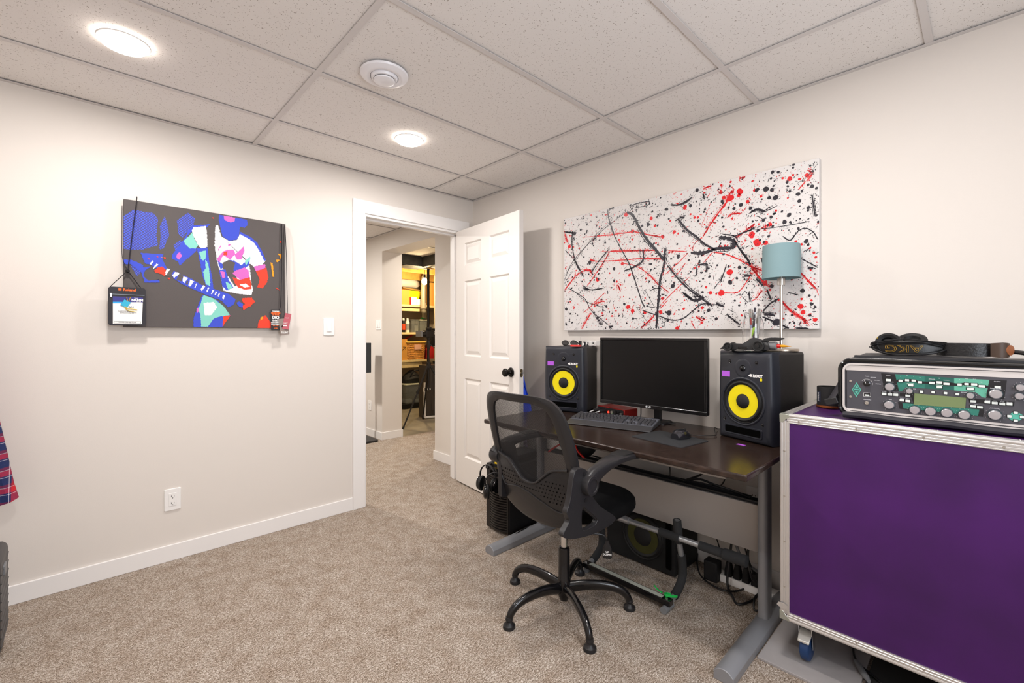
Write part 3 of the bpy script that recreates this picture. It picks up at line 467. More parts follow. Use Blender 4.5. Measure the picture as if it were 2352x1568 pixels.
a.loft(rings); part('bag_body', a, BLKM, t); a = MB(); a.tube(cr([(-.1, -.1, .1), (-.05, -.14, .2), (.05, -.14, .2), (.1, -.1, .09)], 6), .01, 8); part('handle', a, BLKM, t)
# pipes, post, furnace, bulb
t = thing('drain_pipe', 'slim white drain pipe with elbows beside the grey cabinet', 'pipe', (3.47, 5.47, -.006)); a = MB(); a.tube(cr([(0, 0, .52), (0, 0, .06), (.02, -.005, .03), (.06, -.01, .025), (.42, -.1, .025)], 4), .016, 10); part('pipe', a, WHITE, t)
a = MB(); a.M = T(0, 0, .42); a.cyl(.022, -.03, .03, 12); part('tee', a, WHITE, t); a = MB(); a.tube([(0,0,.42), (.09, 0, .42)], .014, 8); part('branch', a, WHITE, t)
t = thing('furnace_cabinet', 'dark grey metal furnace cabinet behind the camera tripod', 'cabinet', (3.8, 5.62, -.006)); a = MB(); a.box(-.28, .35, -.12, .09, 0, .76); part('cabinet', a, mat('furnace_metal', '5a5450', .4, .6), t, bevel=.006)
a = MB(); a.box(-.2, .3, -.126, -.119, .1, .68); part('access_panel', a, mat('furnace_metal'), t, bevel=.003)
a = MB(); a.tube([(-.14, -.14, .3), (-.14, -.15, .68)], .02, 10); part('gas_pipe', a, mat('brass_pipe', '7d6440', .5, .7), t)
t = thing('steel_post', 'black steel support post rising to the joists', 'post', (3.715, 5.76, -.006)); a = MB(); a.cyl(.02, 0, 2.18, 16); part('column', a, BLK, t); a = MB(); a.box(-.06, .06, -.06, .06, 2.18, 2.19); part('top_plate', a, BLK, t); a = MB(); a.box(-.06, .06, -.06, .06, 0, .01); part('base_plate', a, BLK, t)
t = thing('vent_pipe', 'fat grey-white vent pipe with a bend beside the light bulb', 'pipe', (4.05, 6.43, .9)); a = MB(); a.tube(cr([(.10, .12, .60), (.05, .05, .66), (.0, 0, .74), (0, 0, 1.15), (.03, 0, 1.27), (.12, 0, 1.33), (.3, .02, 1.36)], 5), .042, 14); part('pipe', a, mat('pvc', '8f8675', .4), t)
a = MB(); a.cyl(.05, .72, .82, 16); part('coupling', a, mat('pvc'), t)
t = thing('white_standpipe', 'pale upright pipe right of the black post', 'pipe', (4.14, 6.2, .76)); a = MB(); a.tube([(0, 0, 0), (0, 0, 1.4)], .03, 12); part('pipe', a, mat('pvc'), t); a = MB(); a.cyl(.036, .5, .6, 14); part('coupling', a, mat('pvc'), t)
a = MB(); a.box(-.04, .04, -.03, .03, -.766, .0); part('pipe_support', a, BLKM, t)
t = thing('light_bulb', 'glowing bare light bulb hanging in the utility room', 'light', (3.79, 5.98, 2.03)); a = MB(); a.lathe([(.001, -.065), (.03, -.055), (.045, -.025), (.045, 0), (.03, .03), (.014, .045)], 16); part('bulb', a, mat('bulb_glow', 'ffd890', .3, emit=22), t)
a = MB(); a.cyl(.016, .04, .09, 12); part('socket', a, BLK, t); a = MB(); a.tube([(0, 0, .09), (0, 0, .5)], .004, 6); part('cord', a, BLK, t)
# tripod with camera
t = thing('camera_tripod', 'black camera tripod standing in the utility room doorway', 'tripod', (3.36, 5.2, -.006))
ap = (0, 0, .80)
for fx, fy in ((-.46, -.12), (.10, .30), (.36, -.30)):
    a = MB(); mid = (fx * .45, fy * .45, .80 - .8 * .45); a.tube([(fx * .05, fy * .05, .78), mid], [.016, .014], 8); lg = part('leg', a, BLK, t)
    a = MB(); a.tube([mid, (fx * .97, fy * .97, .03)], .010, 8); part('lower_leg', a, BLK, lg); a = MB(); a.M = T(*mid); a.cyl(.018, -.02, .02, 10); part('clamp', a, BLK, lg); a = MB(); a.tube([(fx*.97, fy*.97, .035), (fx, fy, .0)], .013, 8); part('rubber_foot', a, BLKR, lg)
a = MB(); a.cyl(.03, .75, .83, 14); part('hub', a, BLK, t); a = MB(); a.cyl(.012, .45, 1.08, 12); part('centre_column', a, BLK, t)
a = MB(); a.lathe([(.02, 1.0), (.026, 1.03), (.026, 1.09), (.018, 1.12), (.028, 1.14), (.028, 1.16)], 14); part('head', a, BLK, t); a = MB(); a.tube([(0,0,1.08), (.06,-.06,1.02)], .006, 8); part('pan_handle', a, BLK, t)
t = thing('camera', 'black camera with square lens hood on the tripod', 'camera', (3.36, 5.2, 1.156), 12)
a = MB(); a.box(-.07, .07, -.035, .035, 0, .1); part('camera_body', a, BLK, t, bevel=.008); a = MB(); a.box(-.03, .03, -.03, .03, .1, .14); part('viewfinder', a, BLK, t, bevel=.006)
a = MB(); a.M = T(-.07, 0, .05) @ R('Y', -90); a.lathe([(.035, 0), (.035, .05), (.04, .055), (.04, .08)], 20); part('lens', a, BLK, t); a = MB(); a.box(-.19, -.15, -.05, .05, .01, .09); part('lens_hood', a, GREYP, t, bevel=.004)
t = thing('wall_battery_box', 'black box with a white marking behind the camera', 'box', (3.78, 5.735, 1.02)); a = MB(); a.box(-.045, .045, -.02, .0, 0, .27); part('case', a, BLK, t, bevel=.004)
text('8', .09, WHITE, t, FRONT(0, -.0205, .2))
# hall pieces
t = thing('floor_speaker', 'slim dark speaker on a stand in the hall, cut by the door frame', 'speaker', (2.24, 4.85, 0), -90)
a = MB(); a.slab(rrect(.36, .26, .03), [(0, .004), (.012, 0), (.022, .006)]); part('base', a, BLK, t); a = MB(); a.cyl(.014, .02, .78, 12); part('pole', a, BLK, t); a = MB(); a.box(-.02, .15, -.07, .05, .777, 1.107); part('cabinet', a, mat('dark_grey_case', '33373c', .5), t, bevel=.004)
def plate(name, label, cat, M, toggles, outlets=0, w_=.072, h_=.115):
    t = thing(name, label, cat, group={'switch': 'light switches', 'outlet': 'wall outlets'}[cat]); t.matrix_world = M
    a = MB(); a.slab(rrect(w_, h_, .004), [(0, 0), (.004, 0), (.006, .002)]); part('cover_plate', a, WHITE, t)
    for k_ in range(toggles):
        x = (k_ - (toggles - 1) / 2) * .046
        a = MB(); a.box(x - .0165, x + .0165, -.034, .034, .0055, .0068); part('rocker_frame', a, WHITE, t)
        a = MB(); a.loft([[(x-.014,-.031,.006), (x+.014,-.031,.006), (x+.014,.031,.006), (x-.014,.031,.006)], [(x-.014,-.031,.012), (x+.014,-.031,.012), (x+.014,.031,.008), (x-.014,.031,.008)]]); part('rocker', a, WHITE, t, bevel=.0008)
    if outlets:
        a = MB(); a.box(-.0165, .0165, -.034, .034, .0055, .0078); part('receptacle', a, WHITE, t, bevel=.001)
        for y in (-.018, .018):
            for x, h2 in ((-.006, .009), (.006, .007)):
                a = MB(); a.box(x - .001, x + .001, y - h2/2, y + h2/2, .0076, .0081); part('slot', a, BLKM, t)
            a = MB(); a.M = T(0, y - .0095, .0076); a.cyl(.0022, 0, .0005, 10); part('ground_hole', a, BLKM, t)
    return t
plate('light_switch', 'white single rocker light switch beside the door casing', 'switch', frame((1.158, YA, 1.255), (1,0,0), (0,0,1)), 1)
plate('wall_outlet', 'white double wall outlet low under the guitarist canvas', 'outlet', frame((.3285, YA, .324), (1,0,0), (0,0,1)), 0, 1)
plate('light_switch', 'white double rocker switch on the hall wall', 'switch', frame((2.43, 4.80, 1.31), (0,-1,0), (0,0,1)), 2, w_=.118)
plate('wall_outlet', 'white outlet low on the hall wall beside the speaker stand', 'outlet', frame((2.43, 5.02, .36), (0,-1,0), (0,0,1)), 0, 1)
plate('wall_outlet', 'white outlet on the wall behind the right desk leg', 'outlet', frame((XB, .78, .40), (0,-1,0), (0,0,1)), 0, 1)
# ceiling lights and vent
for i, (x, y) in enumerate(CEIL_LIGHTS + [(1.15, 4.75), (2.95, 4.0)]):
    lb = ['round recessed ceiling light, brightest, top left over the guitarist canvas', 'round recessed ceiling light nearest the doorway', 'ceiling light over the viewer on the left, outside the picture', 'ceiling light over the flight case, outside the picture', 'ceiling light in the hall', 'ceiling light in the alcove'][i]
    t = thing('ceiling_light', lb, 'light', (x, y, H), 0, 'round ceiling lights')
    a = MB(); a.lathe([(.075, -.006), (.080, -.005), (.083, -.0008)], 40, False); part('rim', a, WHITE, t)
    a = MB(); a.lathe([(.001, -.0195), (.05, -.0190), (.066, -.017), (.073, -.012), (.075, -.004)], 40); part('diffuser', a, mat('light_diffuser', 'fff6ec', .5, emit=14), t)
t = thing('air_vent', 'round white ceiling air valve between the two ceiling lights', 'vent', (.928, 1.782, H))
a = MB(); a.lathe([(.099, 0), (.101, -.003), (.098, -.010), (.080, -.018), (.072, -.020), (.060, -.016), (.055, .012)], 48, False); part('outer_ring', a, mat('vent_white', 'efeef2', .3), t)
a = MB(); a.lathe([(.058, -.006), (.056, -.018), (.052, -.026), (.045, -.026), (.045, -.02)], 40, False); part('middle_ring', a, mat('vent_white'), t)
a = MB(); a.lathe([(.001, -.036), (.036, -.036), (.043, -.033), (.045, -.029), (.040, -.024), (.001, -.02)], 40); part('centre_disc', a, mat('vent_white'), t)
a = MB(); a.cyl(.054, .004, .012, 32); a.cyl(.01, -.024, .006, 12); part('throat', a, mat('vent_dark', '4a4038', .6), t)
# ------------------------------------------------------------ guitarist canvas on the left wall
def rough(poly, amp=.0020, step=.0035):
    out = []; n = len(poly)
    for i in range(n):
        x0, y0 = poly[i]; x1, y1 = poly[(i+1) % n]; L_ = math.hypot(x1-x0, y1-y0); q = max(1, int(L_ / step))
        for j in range(q):
            t_ = j / q; x = x0 + (x1-x0)*t_; y = y0 + (y1-y0)*t_
            out.append((x + amp * noise.noise(Vector((x*300, y*300, 1)))*2, y + amp * noise.noise(Vector((x*300, y*300, 9)))*2))
    return out
cnv = thing('canvas_print', 'canvas of a guitarist in blue, pink and white on charcoal, hung on the left wall', 'picture', (.505, YA, 1.5625))
a = MB(); a.box(-.377, .377, -.035, 0, -.3205, .3205); part('stretched_canvas', a, mat('charcoal_canvas', '575150', .75, bump=.3, bscale=900), cnv, bevel=.003, smooth=False)
ACOL = {'blue': '3a4dc6', 'white': 'e4e3e8', 'teal': '80cabd', 'pink': 'cd66bb', 'red': 'ea3f28', 'dark': '575150', 'orange': 'f59a1a'}
ch = mat('print_chain', '4157d8', .7); nt, b = nodes(ch)
w1 = tex(nt, 'Wave', 48, rot=(0, 0, .0), vec=(1, 1, 1)); w1.bands_direction = 'DIAGONAL'
w2 = tex(nt, 'Wave', 48, vec=(-1, 1, 1)); w2.bands_direction = 'DIAGONAL'
mnn = nt.nodes.new('ShaderNodeMath'); mnn.operation = 'MINIMUM'; nt.links.new(w1.outputs['Fac'], mnn.inputs[0]); nt.links.new(w2.outputs['Fac'], mnn.inputs[1])
r = ramp(nt, [(.12, '454069'), (.3, '4a62e6')]); nt.links.new(mnn.outputs[0], r.inputs['Fac']); nt.links.new(r.outputs[0], b.inputs['Base Color'])
order = ['blue', 'white', 'teal', 'pink', 'red', 'dark', 'orange', 'chain']
ms = [mat('print_' + c, ACOL[c], .7) for c in order[:-1]] + [ch]
for c in order:
    a = MB(); a.k = order.index(c)
    for i, (cc, P) in enumerate(ART_A):
        if cc == c:
            P = [(max(-.3765, min(.3765, x/1000)), max(-.32, min(.32, y/1000))) for x, y in P]
            if c != 'chain': P = [(max(-.3765, min(.3765, x)), max(-.32, min(.32, y))) for x, y in rough(P)]
            a.ngon([(x, -.0353 - i * .00003, y) for x, y in P])
    part('printed_area', a, ms, cnv, smooth=False, kind='stuff', label=c.replace('chain', 'blue chain-link patterned').replace('dark', 'charcoal') + ' printed shapes')
# badge holder hanging on a lanyard over the canvas
t = thing('badge_holder', 'black neck pouch with an event badge hanging over the left edge of the canvas', 'pouch', (.142, YA - .05, 1.25))
a = MB(); a.prism(rrect(.142, .190, .012, cx=0, cy=.095), 0, .008); a.v = [(x, -z, y) for x, y, z in a.v]; part('pouch', a, mat('black_nylon', '29272d', .6, bump=.2, bscale=600), t)
def flat(t, name, pts, m, y, **k_):
    a = MB(); a.ngon([(x, y, z) for x, z in pts]); return part(name, a, m, t, smooth=False, **k_)
flat(t, 'badge_card', [(-.054, .008), (.056, .008), (.060, .142), (-.054, .142)], PAPER, -.0085)
flat(t, 'badge_banner', [(-.054, .115), (.060, .118), (.060, .142), (-.054, .142)], mat('badge_navy', '332f80', .5), -.0088)
flat(t, 'badge_stripe', [(-.054, .108), (.0, .111), (-.004, .118), (-.054, .116)], mat('badge_cyan', '2aa0e0', .5), -.009)
text('Roland', .017, mat('orange_print', 'f26a1e', .5), t, FRONT(.008, -.0085, .177), bold=.0006)
a = MB(); a.box(-.034, -.022, -.0088, -.008, .172, .183); part('logo_mark', a, mat('orange_print'), t)
text('THE', .008, WHITE, t, FRONT(.033, -.0092, .136)); text('NAMM', .015, WHITE, t, FRONT(.038, -.0092, .127), bold=.0008); text('SHOW', .006, WHITE, t, FRONT(.043, -.0092, .119))
DKT = mat('dark_print', '3a3a42', .6)
text('AM', .014, DKT, t, FRONT(.014, -.0092, .091)); text('NAMM CANADA', .008, DKT, t, FRONT(-.004, -.0092, .070), extrude=.0001); text('EDMONTON, AB', .007, DKT, t, FRONT(-.002, -.0092, .062), extrude=.0001)
a = MB(); a.box(-.05, .052, -.0093, -.0088, .0105, .0112); a.box(-.05, .052, -.0093, -.0088, .0205, .0212); a.box(-.05, -.0493, -.0093, -.0088, .0105, .0212); a.box(.0513, .052, -.0093, -.0088, .0105, .0212); part('badge_border', a, DKT, t)
text('NON-EXHIBITOR', .0085, DKT, t, FRONT(0, -.0092, .0158), extrude=.0001)
a = MB(); a.M = T(-.007, -.0105, .108) @ R('Y', 28); a.box(-.014, .014, -.002, .002, -.016, .016); part('ribbon_clip', a, mat('cyan_plastic', '1ba6c9', .4), t, bevel=.001)
for P in ([(-.004, 0, .142), (0, 0, .128), (.002, 0, .12)], [(.012, 0, .142), (.008, 0, .13), (.006, 0, .12)], [(-.006, 0, .094), (-.003, 0, .078), (.01, 0, .072), (.035, 0, .068)], [(-.012, 0, .094), (-.004, 0, .085), (.015, 0, .083), (.038, 0, .08)]):
    a = MB(); a.M = T(0, -.0105, 0); a.tube(cr(P, 4), .0032, 6, flat=.4); part('yellow_ribbon', a, YELF, t)
a = MB(); a.box(-.066, .066, -.0095, -.008, .1515, .1545); part('zip', a, BLKG, t); a = MB(); a.box(-.064, -.057, -.0115, -.008, .138, .158); part('zip_pull', a, STEEL, t, bevel=.001)
for P in ([(-.063, -.004, .19), (0, -.002, .272)], [(.052, -.004, .19), (.003, -.002, .272)]):
    a = MB(); a.tube(P, .005, 6, flat=.4); part('strap', a, mat('black_nylon'), t)
a = MB(); a.M = T(.001, -.003, .272); a.lathe([(.001, -.009), (.008, -.005), (.009, .004), (.001, .009)], 12); part('knot', a, BLKM, t)
a = MB(); a.tube(cr([(.002, -.003, .275), (.018, -.002, .45), (.036, 0, .632), (.036, .03, .638)], 6), .0075, 6, flat=.3); part('strap', a, mat('black_nylon'), t)
a = MB(); a.tube(cr([(0, -.001, .275), (-.018, .008, .34), (-.019, .02, .45), (-.018, .035, .60)], 6), .0035, 6, flat=.4); part('strap', a, mat('black_nylon'), t)
# passes at the right edge
t = thing('concert_pass', 'black concert pass with white band names at the lower right of the canvas', 'pass', (.823, YA - .045, 1.292), 0, 'concert passes')
a = MB(); a.prism(rrect(.052, .125, .004), 0, .0012); a.v = [(x, -z, y) for x, y, z in a.v]; part('card', a, mat('pass_black', '242224', .4), t)
OR = mat('orange_print')
for s_, z, sz, m_, bo in (('CANADIAN', .052, .009, PAPER, .0004), ('MONSTERS', .041, .0125, OR, .0008), ('OF ROCK', .032, .011, OR, .0006), ('DIO', .014, .026, PAPER, .0012), ('ANTHRAX', -.005, .010, PAPER, .0004), ('MOTORHEAD', -.016, .010, PAPER, .0005), ('IRON MAIDEN', -.026, .0095, PAPER, .0004), ('LIVE TOUR', -.034, .008, OR, .0003), ('ACCESS', -.050, .007, OR, .0003)):
    text(s_, sz, m_, t, FRONT(0, -.0014, z), bold=bo, sx=.8)
a = MB(); a.tube(cr([(.02, 0, .062), (.028, .0, .1), (.033, .0, .3), (.034, .0, .55), (.036, .012, .583)], 5), .0055, 6, flat=.3); part('strap', a, mat('black_nylon'), t)
t = thing('concert_pass', 'rosy red pass tag hanging off the right edge of the canvas', 'pass', (.884, YA - .052, 1.285), 0, 'concert passes')
a = MB(); a.M = R('Y', -8); a.prism(rrect(.036, .098, .004), 0, .001); a.v = [(x, -z, y) for x, y, z in a.v]; a.v = [tuple(R('Y', 10) @ Vector(p)) for p in a.v]; part('card', a, mat('rose_card', 'b85763', .5), t)
a = MB(); a.box(-.022, .006, -.0018, -.001, -.03, -.022); part('white_band', a, PAPER, t); text('GUEST', .01, PAPER, t, FRONT(-.007, -.0016, -.012)); text('TOUR', .008, PAPER, t, FRONT(0, -.0016, .02))
a = MB(); a.tube(cr([(.002, .0, .045), (.003, 0, .1), (-.003, 0, .4), (-.006, .01, .55), (-.008, .02, .588)], 5), .0045, 6, flat=.3); part('strap', a, mat('black_nylon'), t)
t = thing('concert_pass', 'clear grey pass reading TALENT, lowest of the passes', 'pass', (.868, YA - .048, 1.252), 0, 'concert passes')
a = MB(); a.M = R('Y', 6); a.prism(rrect(.05, .1, .003), 0, .001); a.v = [tuple(R('Y', -8) @ Vector((x, -z, y))) for x, y, z in [tuple(R('Y', -6) @ Vector(p)) for p in a.v]]; part('card', a, mat('grey_card', '8d7f78', .5), t)
text('TALENT', .014, PAPER, t, FRONT(.004, -.0016, -.036), bold=.0006, sx=.75)
a = MB(); a.M = T(-.004, 0, .01); a.lathe([(.001, -.0003), (.009, 0), (.001, .0003)], 12); a.v = [(x, -.0016, z if False else y) for x, y, z in a.v]; part('printed_figure', a, OR, t)

# ------------------------------------------------------------ splatter canvas on the right wall
spl = thing('splatter_painting', 'long white canvas with black and red paint splatter above the desk', 'picture', (XB - .0012, 1.232, 1.6075), -90)
CW = mat('white_canvas', 'dedad8', .8, bump=.4, bscale=700)
a = MB(); a.box(-.728, .728, -.035, 0, -.3775, .3775); part('stretched_canvas', a, CW, spl, bevel=.003, smooth=False)
PB = mat('black_paint', '2a2730', .35, spec=.5); PR = mat('red_paint', 'd81820', .4, spec=.5)
rnd = random.Random(11)
def inb(x, y): return abs(x) < .726 and abs(y) < .376
def blob(a, x, y, r_, y0, el=1, an=0, n=11):
    if not inb(x, y): return
    if el > 3: r_ *= .33
    pts = []; ph = rnd.random() * 99
    for j in range(n):
        u = 2 * PI * j / n; q = r_ * (1 + .11 * noise.noise(Vector((math.cos(u) * 1.3, math.sin(u) * 1.3, ph))) * 2)
        dx, dy = q * math.cos(u) * el, q * math.sin(u)
        px, py = x + dx * math.cos(an) - dy * math.sin(an), y + dx * math.sin(an) + dy * math.cos(an)
        pts.append((max(-.7275, min(.7275, px)), y0, max(-.377, min(.377, py))))
    a.ngon(pts)
def stroke(a, w_, P, y0):
    Q = [(p.x / 1000, p.y / 1000) for p in cr([(x, y, 0) for x, y in P], max(3, int(10)))]; w_ = w_ / 1000
    S = []
    for i in range(len(Q) - 1):
        L_ = math.hypot(Q[i+1][0] - Q[i][0], Q[i+1][1] - Q[i][1]); m_ = max(1, int(L_ / .004))
        for j in range(m_): S.append((Q[i][0] + (Q[i+1][0] - Q[i][0]) * j / m_, Q[i][1] + (Q[i+1][1] - Q[i][1]) * j / m_))
    S.append(Q[-1]); prev = None; ph = rnd.random() * 50; N = len(S)
    for i, (x, y) in enumerate(S):
        x2, y2 = S[min(i+1, N-1)]; x1, y1 = S[max(i-1, 0)]; dx, dy = x2-x1, y2-y1; L_ = math.hypot(dx, dy) or 1; nx, ny = -dy/L_, dx/L_
        e = min(1, .35 + min(i, N-1-i) / 4)
        wa = w_ * .5 * e * (1 + .55 * noise.noise(Vector((i * .55, ph, 0))) + rnd.uniform(-.18, .18)); wb = w_ * .5 * e * (1 + .55 * noise.noise(Vector((i * .55, ph, 9))) + rnd.uniform(-.18, .18))
        c = lambda u, v_: (max(-.7275, min(.7275, u)), y0, max(-.377, min(.377, v_)))
        cur = (c(x + nx*wa, y + ny*wa), c(x - nx*wb, y - ny*wb))
        if prev: a.quad(prev[0], prev[1], cur[1], cur[0])
        prev = cur
        if rnd.random() < .5: 
            q = rnd.gauss(0, 1) * (w_ * 1.2 + .006); blob(a, x + nx*q, y + ny*q, rnd.uniform(.0006, .0022), y0, rnd.uniform(1, 2.2), rnd.random()*3, 7)
for nm, m_, strokes, blobs, nfine, y0 in (('red_splatter', PR, STROKES_RED, BLOBS_RED, 4500, -.0354), ('black_splatter', PB, STROKES_BLACK, BLOBS_BLACK, 9500, -.0356)):
    a = MB()
    for w_, P in strokes:
        stroke(a, w_ * .8, P, y0 - .00002)
        if w_ > 6:
            for _ in range(4):
                o1, o2 = rnd.gauss(0, w_ * .42), rnd.gauss(0, w_ * .42); k0 = rnd.randint(0, max(0, len(P) - 2)); k1 = min(len(P), k0 + rnd.randint(2, 4))
                stroke(a, w_ * rnd.uniform(.12, .3), [(x + o1, y + o2) for x, y in P[k0:k1]], y0 - .00003)
            for x, y in P:
                for _ in range(int(w_ / 2.2)):
                    blob(a, x/1000 + rnd.gauss(0, .02), y/1000 + rnd.gauss(0, .02), rnd.uniform(.0006, .0012 + w_ * .00016), y0 - .00001, rnd.choice([1, 1.3, 4, 7]), rnd.gauss(.65, .6), 8)
    for x, y, r_ in blobs:
        blob(a, x/1000, y/1000, r_/1000 * 1.0, y0 - .00004, rnd.uniform(.95, 1.25), rnd.random()*3, 14)
        for _ in range(4): blob(a, x/1000 + rnd.gauss(0, .016), y/1000 + rnd.gauss(0, .016), rnd.uniform(.0005, .0018), y0, rnd.uniform(1, 3), rnd.random()*3, 7)
        for _ in range(2):
            an = rnd.gauss(.7, .9) + rnd.choice([0, PI]); blob(a, x/1000 + math.cos(an) * r_/1000 * 1.2, y/1000 + math.sin(an) * r_/1000 * 1.2, r_/1000 * .10, y0, 9, an, 8)
    for _ in range(nfine):
        x = rnd.uniform(-.725, .725); y = rnd.uniform(-.375, .375)
        if noise.noise(Vector((x * 5, y * 5, 3 if nm[0] == 'r' else 8))) < rnd.uniform(-.5, .35): continue
        blob(a, x, y, min(.0058, .00055 * math.exp(rnd.expovariate(1.45))), y0, rnd.choice([1, 1.1, 1.4, 4.5, 7]), rnd.gauss(.65, .5), 7)
    part(nm, a, m_, spl, smooth=False, kind='stuff')
# ------------------------------------------------------------ desk
DZ = .73
desk = thing('computer_desk', 'dark brown computer desk on grey T-legs along the right wall', 'desk', (1.616, .555, 0))
a = MB(); a.box(0, .714, 0, 1.385, DZ - .024, DZ); part('desktop', a, WOOD, desk, bevel=.006, seg=3)
for y in (.07, 1.315):
    a = MB(); P = rrect(.072, .04, .018, 5); a.M = T(.405, y, 0); a.prism(P, .04, .665); a.M = T(.405, y, 0); lg = part('leg', a, GREYM, desk)
    a = MB(); a.M = T(0, y, 0); a.loft([[(x, -.034, 0), (x, .034, 0), (x, .034, .03*s_), (x, .018, .046*s_), (x, 0, .05*s_), (x, -.018, .046*s_), (x, -.034, .03*s_)] for x, s_ in ((-.018, .95), (.3, 1.1), (.45, 1.15), (.66, .95))]); part('foot', a, GREYM, lg, bevel=.002)
    a = MB(); a.box(.14, .66, y - .02, y + .02, .665, .706); part('bracket', a, GREYM, lg, bevel=.002)
a = MB(); a.box(.05, .08, .09, 1.295, .686, .706); part('front_beam', a, PANELG, desk)
a = MB(); a.box(.40, .415, .092, 1.293, .302, .498); part('modesty_panel', a, PANELG, desk, bevel=.002)
a = MB(); a.box(.417, .47, .10, 1.285, .488, .492); a.box(.467, .47, .10, 1.285, .49, .505); a.box(.417, .419, .10, 1.285, .49, .508); part('cable_tray', a, BLK, desk)
a = MB(); a.box(.06, .1, .12, .155, .684, .706); part('clip', a, WHITE, desk, label='small white clip under the desktop')
# ------------------------------------------------------------ studio monitor speakers
def speaker():
    t = thing('studio_speaker', '', 'speaker'); W_, Hh, D = .268, .400, .23
    a = MB(); a.box(-W_/2 + .003, W_/2 - .003, .045, D, .002, Hh - .001); part('cabinet', a, SPKB, t, bevel=.012, seg=3)
    def outline(k_=0):
        P = []; hw, h0, h1 = W_/2 - k_, .0 + k_, Hh - k_
        for z in [h1 - (h1 - h0) * i / 14 for i in range(15)]:
            u = (z - h0) / (h1 - h0); P.append((hw * (.972 + .028 * math.sin(PI * min(1, u * 1.1))) , z))
        L_ = [(-x, z) for x, z in P[::-1]]; return P + L_
    rings = []
    for y, k_ in ((.06, 0), (.022, 0), (.012, .003), (.004, .010), (.0, .022)):
        rings.append([(x, y, z) for x, z in outline(k_)][::-1])
    a = MB(); a.loft(rings); part('baffle', a, SPKF, t, bevel=0, smooth=True)
    def disc(name, x, z, prof, m_, n=40, **k_):
        a = MB(); a.M = T(x, 0, z) @ R('X', 90); a.lathe(prof, n, False); return part(name, a, m_, t, **k_)
    zc = .178
    disc('woofer_ring', 0, zc, [(.108, -.0005), (.107, .003), (.103, .005), (.099, .004), (.097, -.001)], SPKF)
    disc('surround', 0, zc, [(.098, -.001), (.095, .002), (.092, .001), (.090, .005), (.084, .008), (.078, .006), (.073, .001)], BLKR)
    disc('cone', 0, zc, [(.0735, .0015), (.06, .0008), (.045, .0005), (.0315, .0003)], YEL, label='bright yellow woofer cone')
    disc('dust_cap', 0, zc, [(.0325, .0005), (.029, .006), (.022, .011), (.012, .0145), (.0, .0155)], BLKM)
    disc('tweeter_guide', 0, .325, [(.042, -.0002), (.038, .0012), (.030, .0016), (.018, .0012), (.0145, .001)], SPKF)
    disc('tweeter', 0, .325, [(.0145, .0008), (.012, .006), (.007, .0095), (.0, .0105)], BLKG, 24)
    for x, z in ((-.066, .352), (.066, .352), (-.094, .088), (.094, .088)):
        s_ = disc('screw', x, z, [(.0075, .0002), (.007, .0012), (.0058, .0006), (.0052, .0010), (.0, .0012)], DKMET, 16)
    a = MB(); a.M = frame((0, -.0005, .046), (1,0,0), (0,0,1)); a.loft([[(x, y, 0) for x, y in rrect(.190, .044, .008)], [(x, y, .004) for x, y in rrect(.186, .040, .007)], [(x, y, .0035) for x, y in rrect(.176, .030, .005)]], cap=False); part('port_rim', a, SPKF, t)
    a = MB(); a.M = frame((0, -.0008, .046), (1,0,0), (0,0,1)); a.prism(rrect(.176, .030, .005), 0, .0012); part('bass_port', a, mat('port_black', '040404', .9, spec=.05), t)
    a = MB(); a.box(-.108, -.066, -.0008, 0, .282, .307); part('tape', a, PTAPE, t, label='purple tape square')
    text('ROKIT', .0165, WHITE, t, FRONT(.072, -.0006, .295), bold=.0009, sx=.92); text('8', .017, YEL, t, FRONT(.088, -.0006, .280), bold=.001)
    a = MB(); a.M = FRONT(.040, -.0006, .2955); a.prism([(-.012, 0), (-.003, .007), (.008, .006), (.004, 0), (.008, -.005), (-.003, -.006)], 0, .0004); part('logo_mark', a, WHITE, t)
    for x in (-.1, .1):
        for y in (.07, .17):
            a = MB(); a.M = T(x, y, 0); a.cyl(.01, -.001, .003, 10); part('rubber_foot', a, BLKR, t)
    return t
s1 = speaker(); s1.location = (2.114, 1.776, DZ + .001); s1.rotation_euler = (0, 0, math.radians(-74.3))
s1['label'] = 'black studio speaker with yellow cone left of the monitor, sunglasses on top'; s1['group'] = 'studio speakers on the desk'
bpy.context.view_layer.update()
s2 = copy_thing(s1, (2.116, .743, DZ + .001), -108, 'black studio speaker with yellow cone right of the monitor, desk lamp on top')
for x, y, rz, lb in ((2.10, 1.765, -80, 'strip of purple tape on the desk before the left speaker'), (2.085, .725, -103, 'strip of purple tape on the desk before the right speaker')):
    t = MB(); t.box(-.018, .018, -.009, .009, 0, .0008); o = part('tape_strip', t, PTAPE, smooth=False); o.location = (x - .04, y, DZ + .0005); o.rotation_euler = (0, 0, math.radians(rz)); tag(o, lb, 'tape', 'purple tape strips')
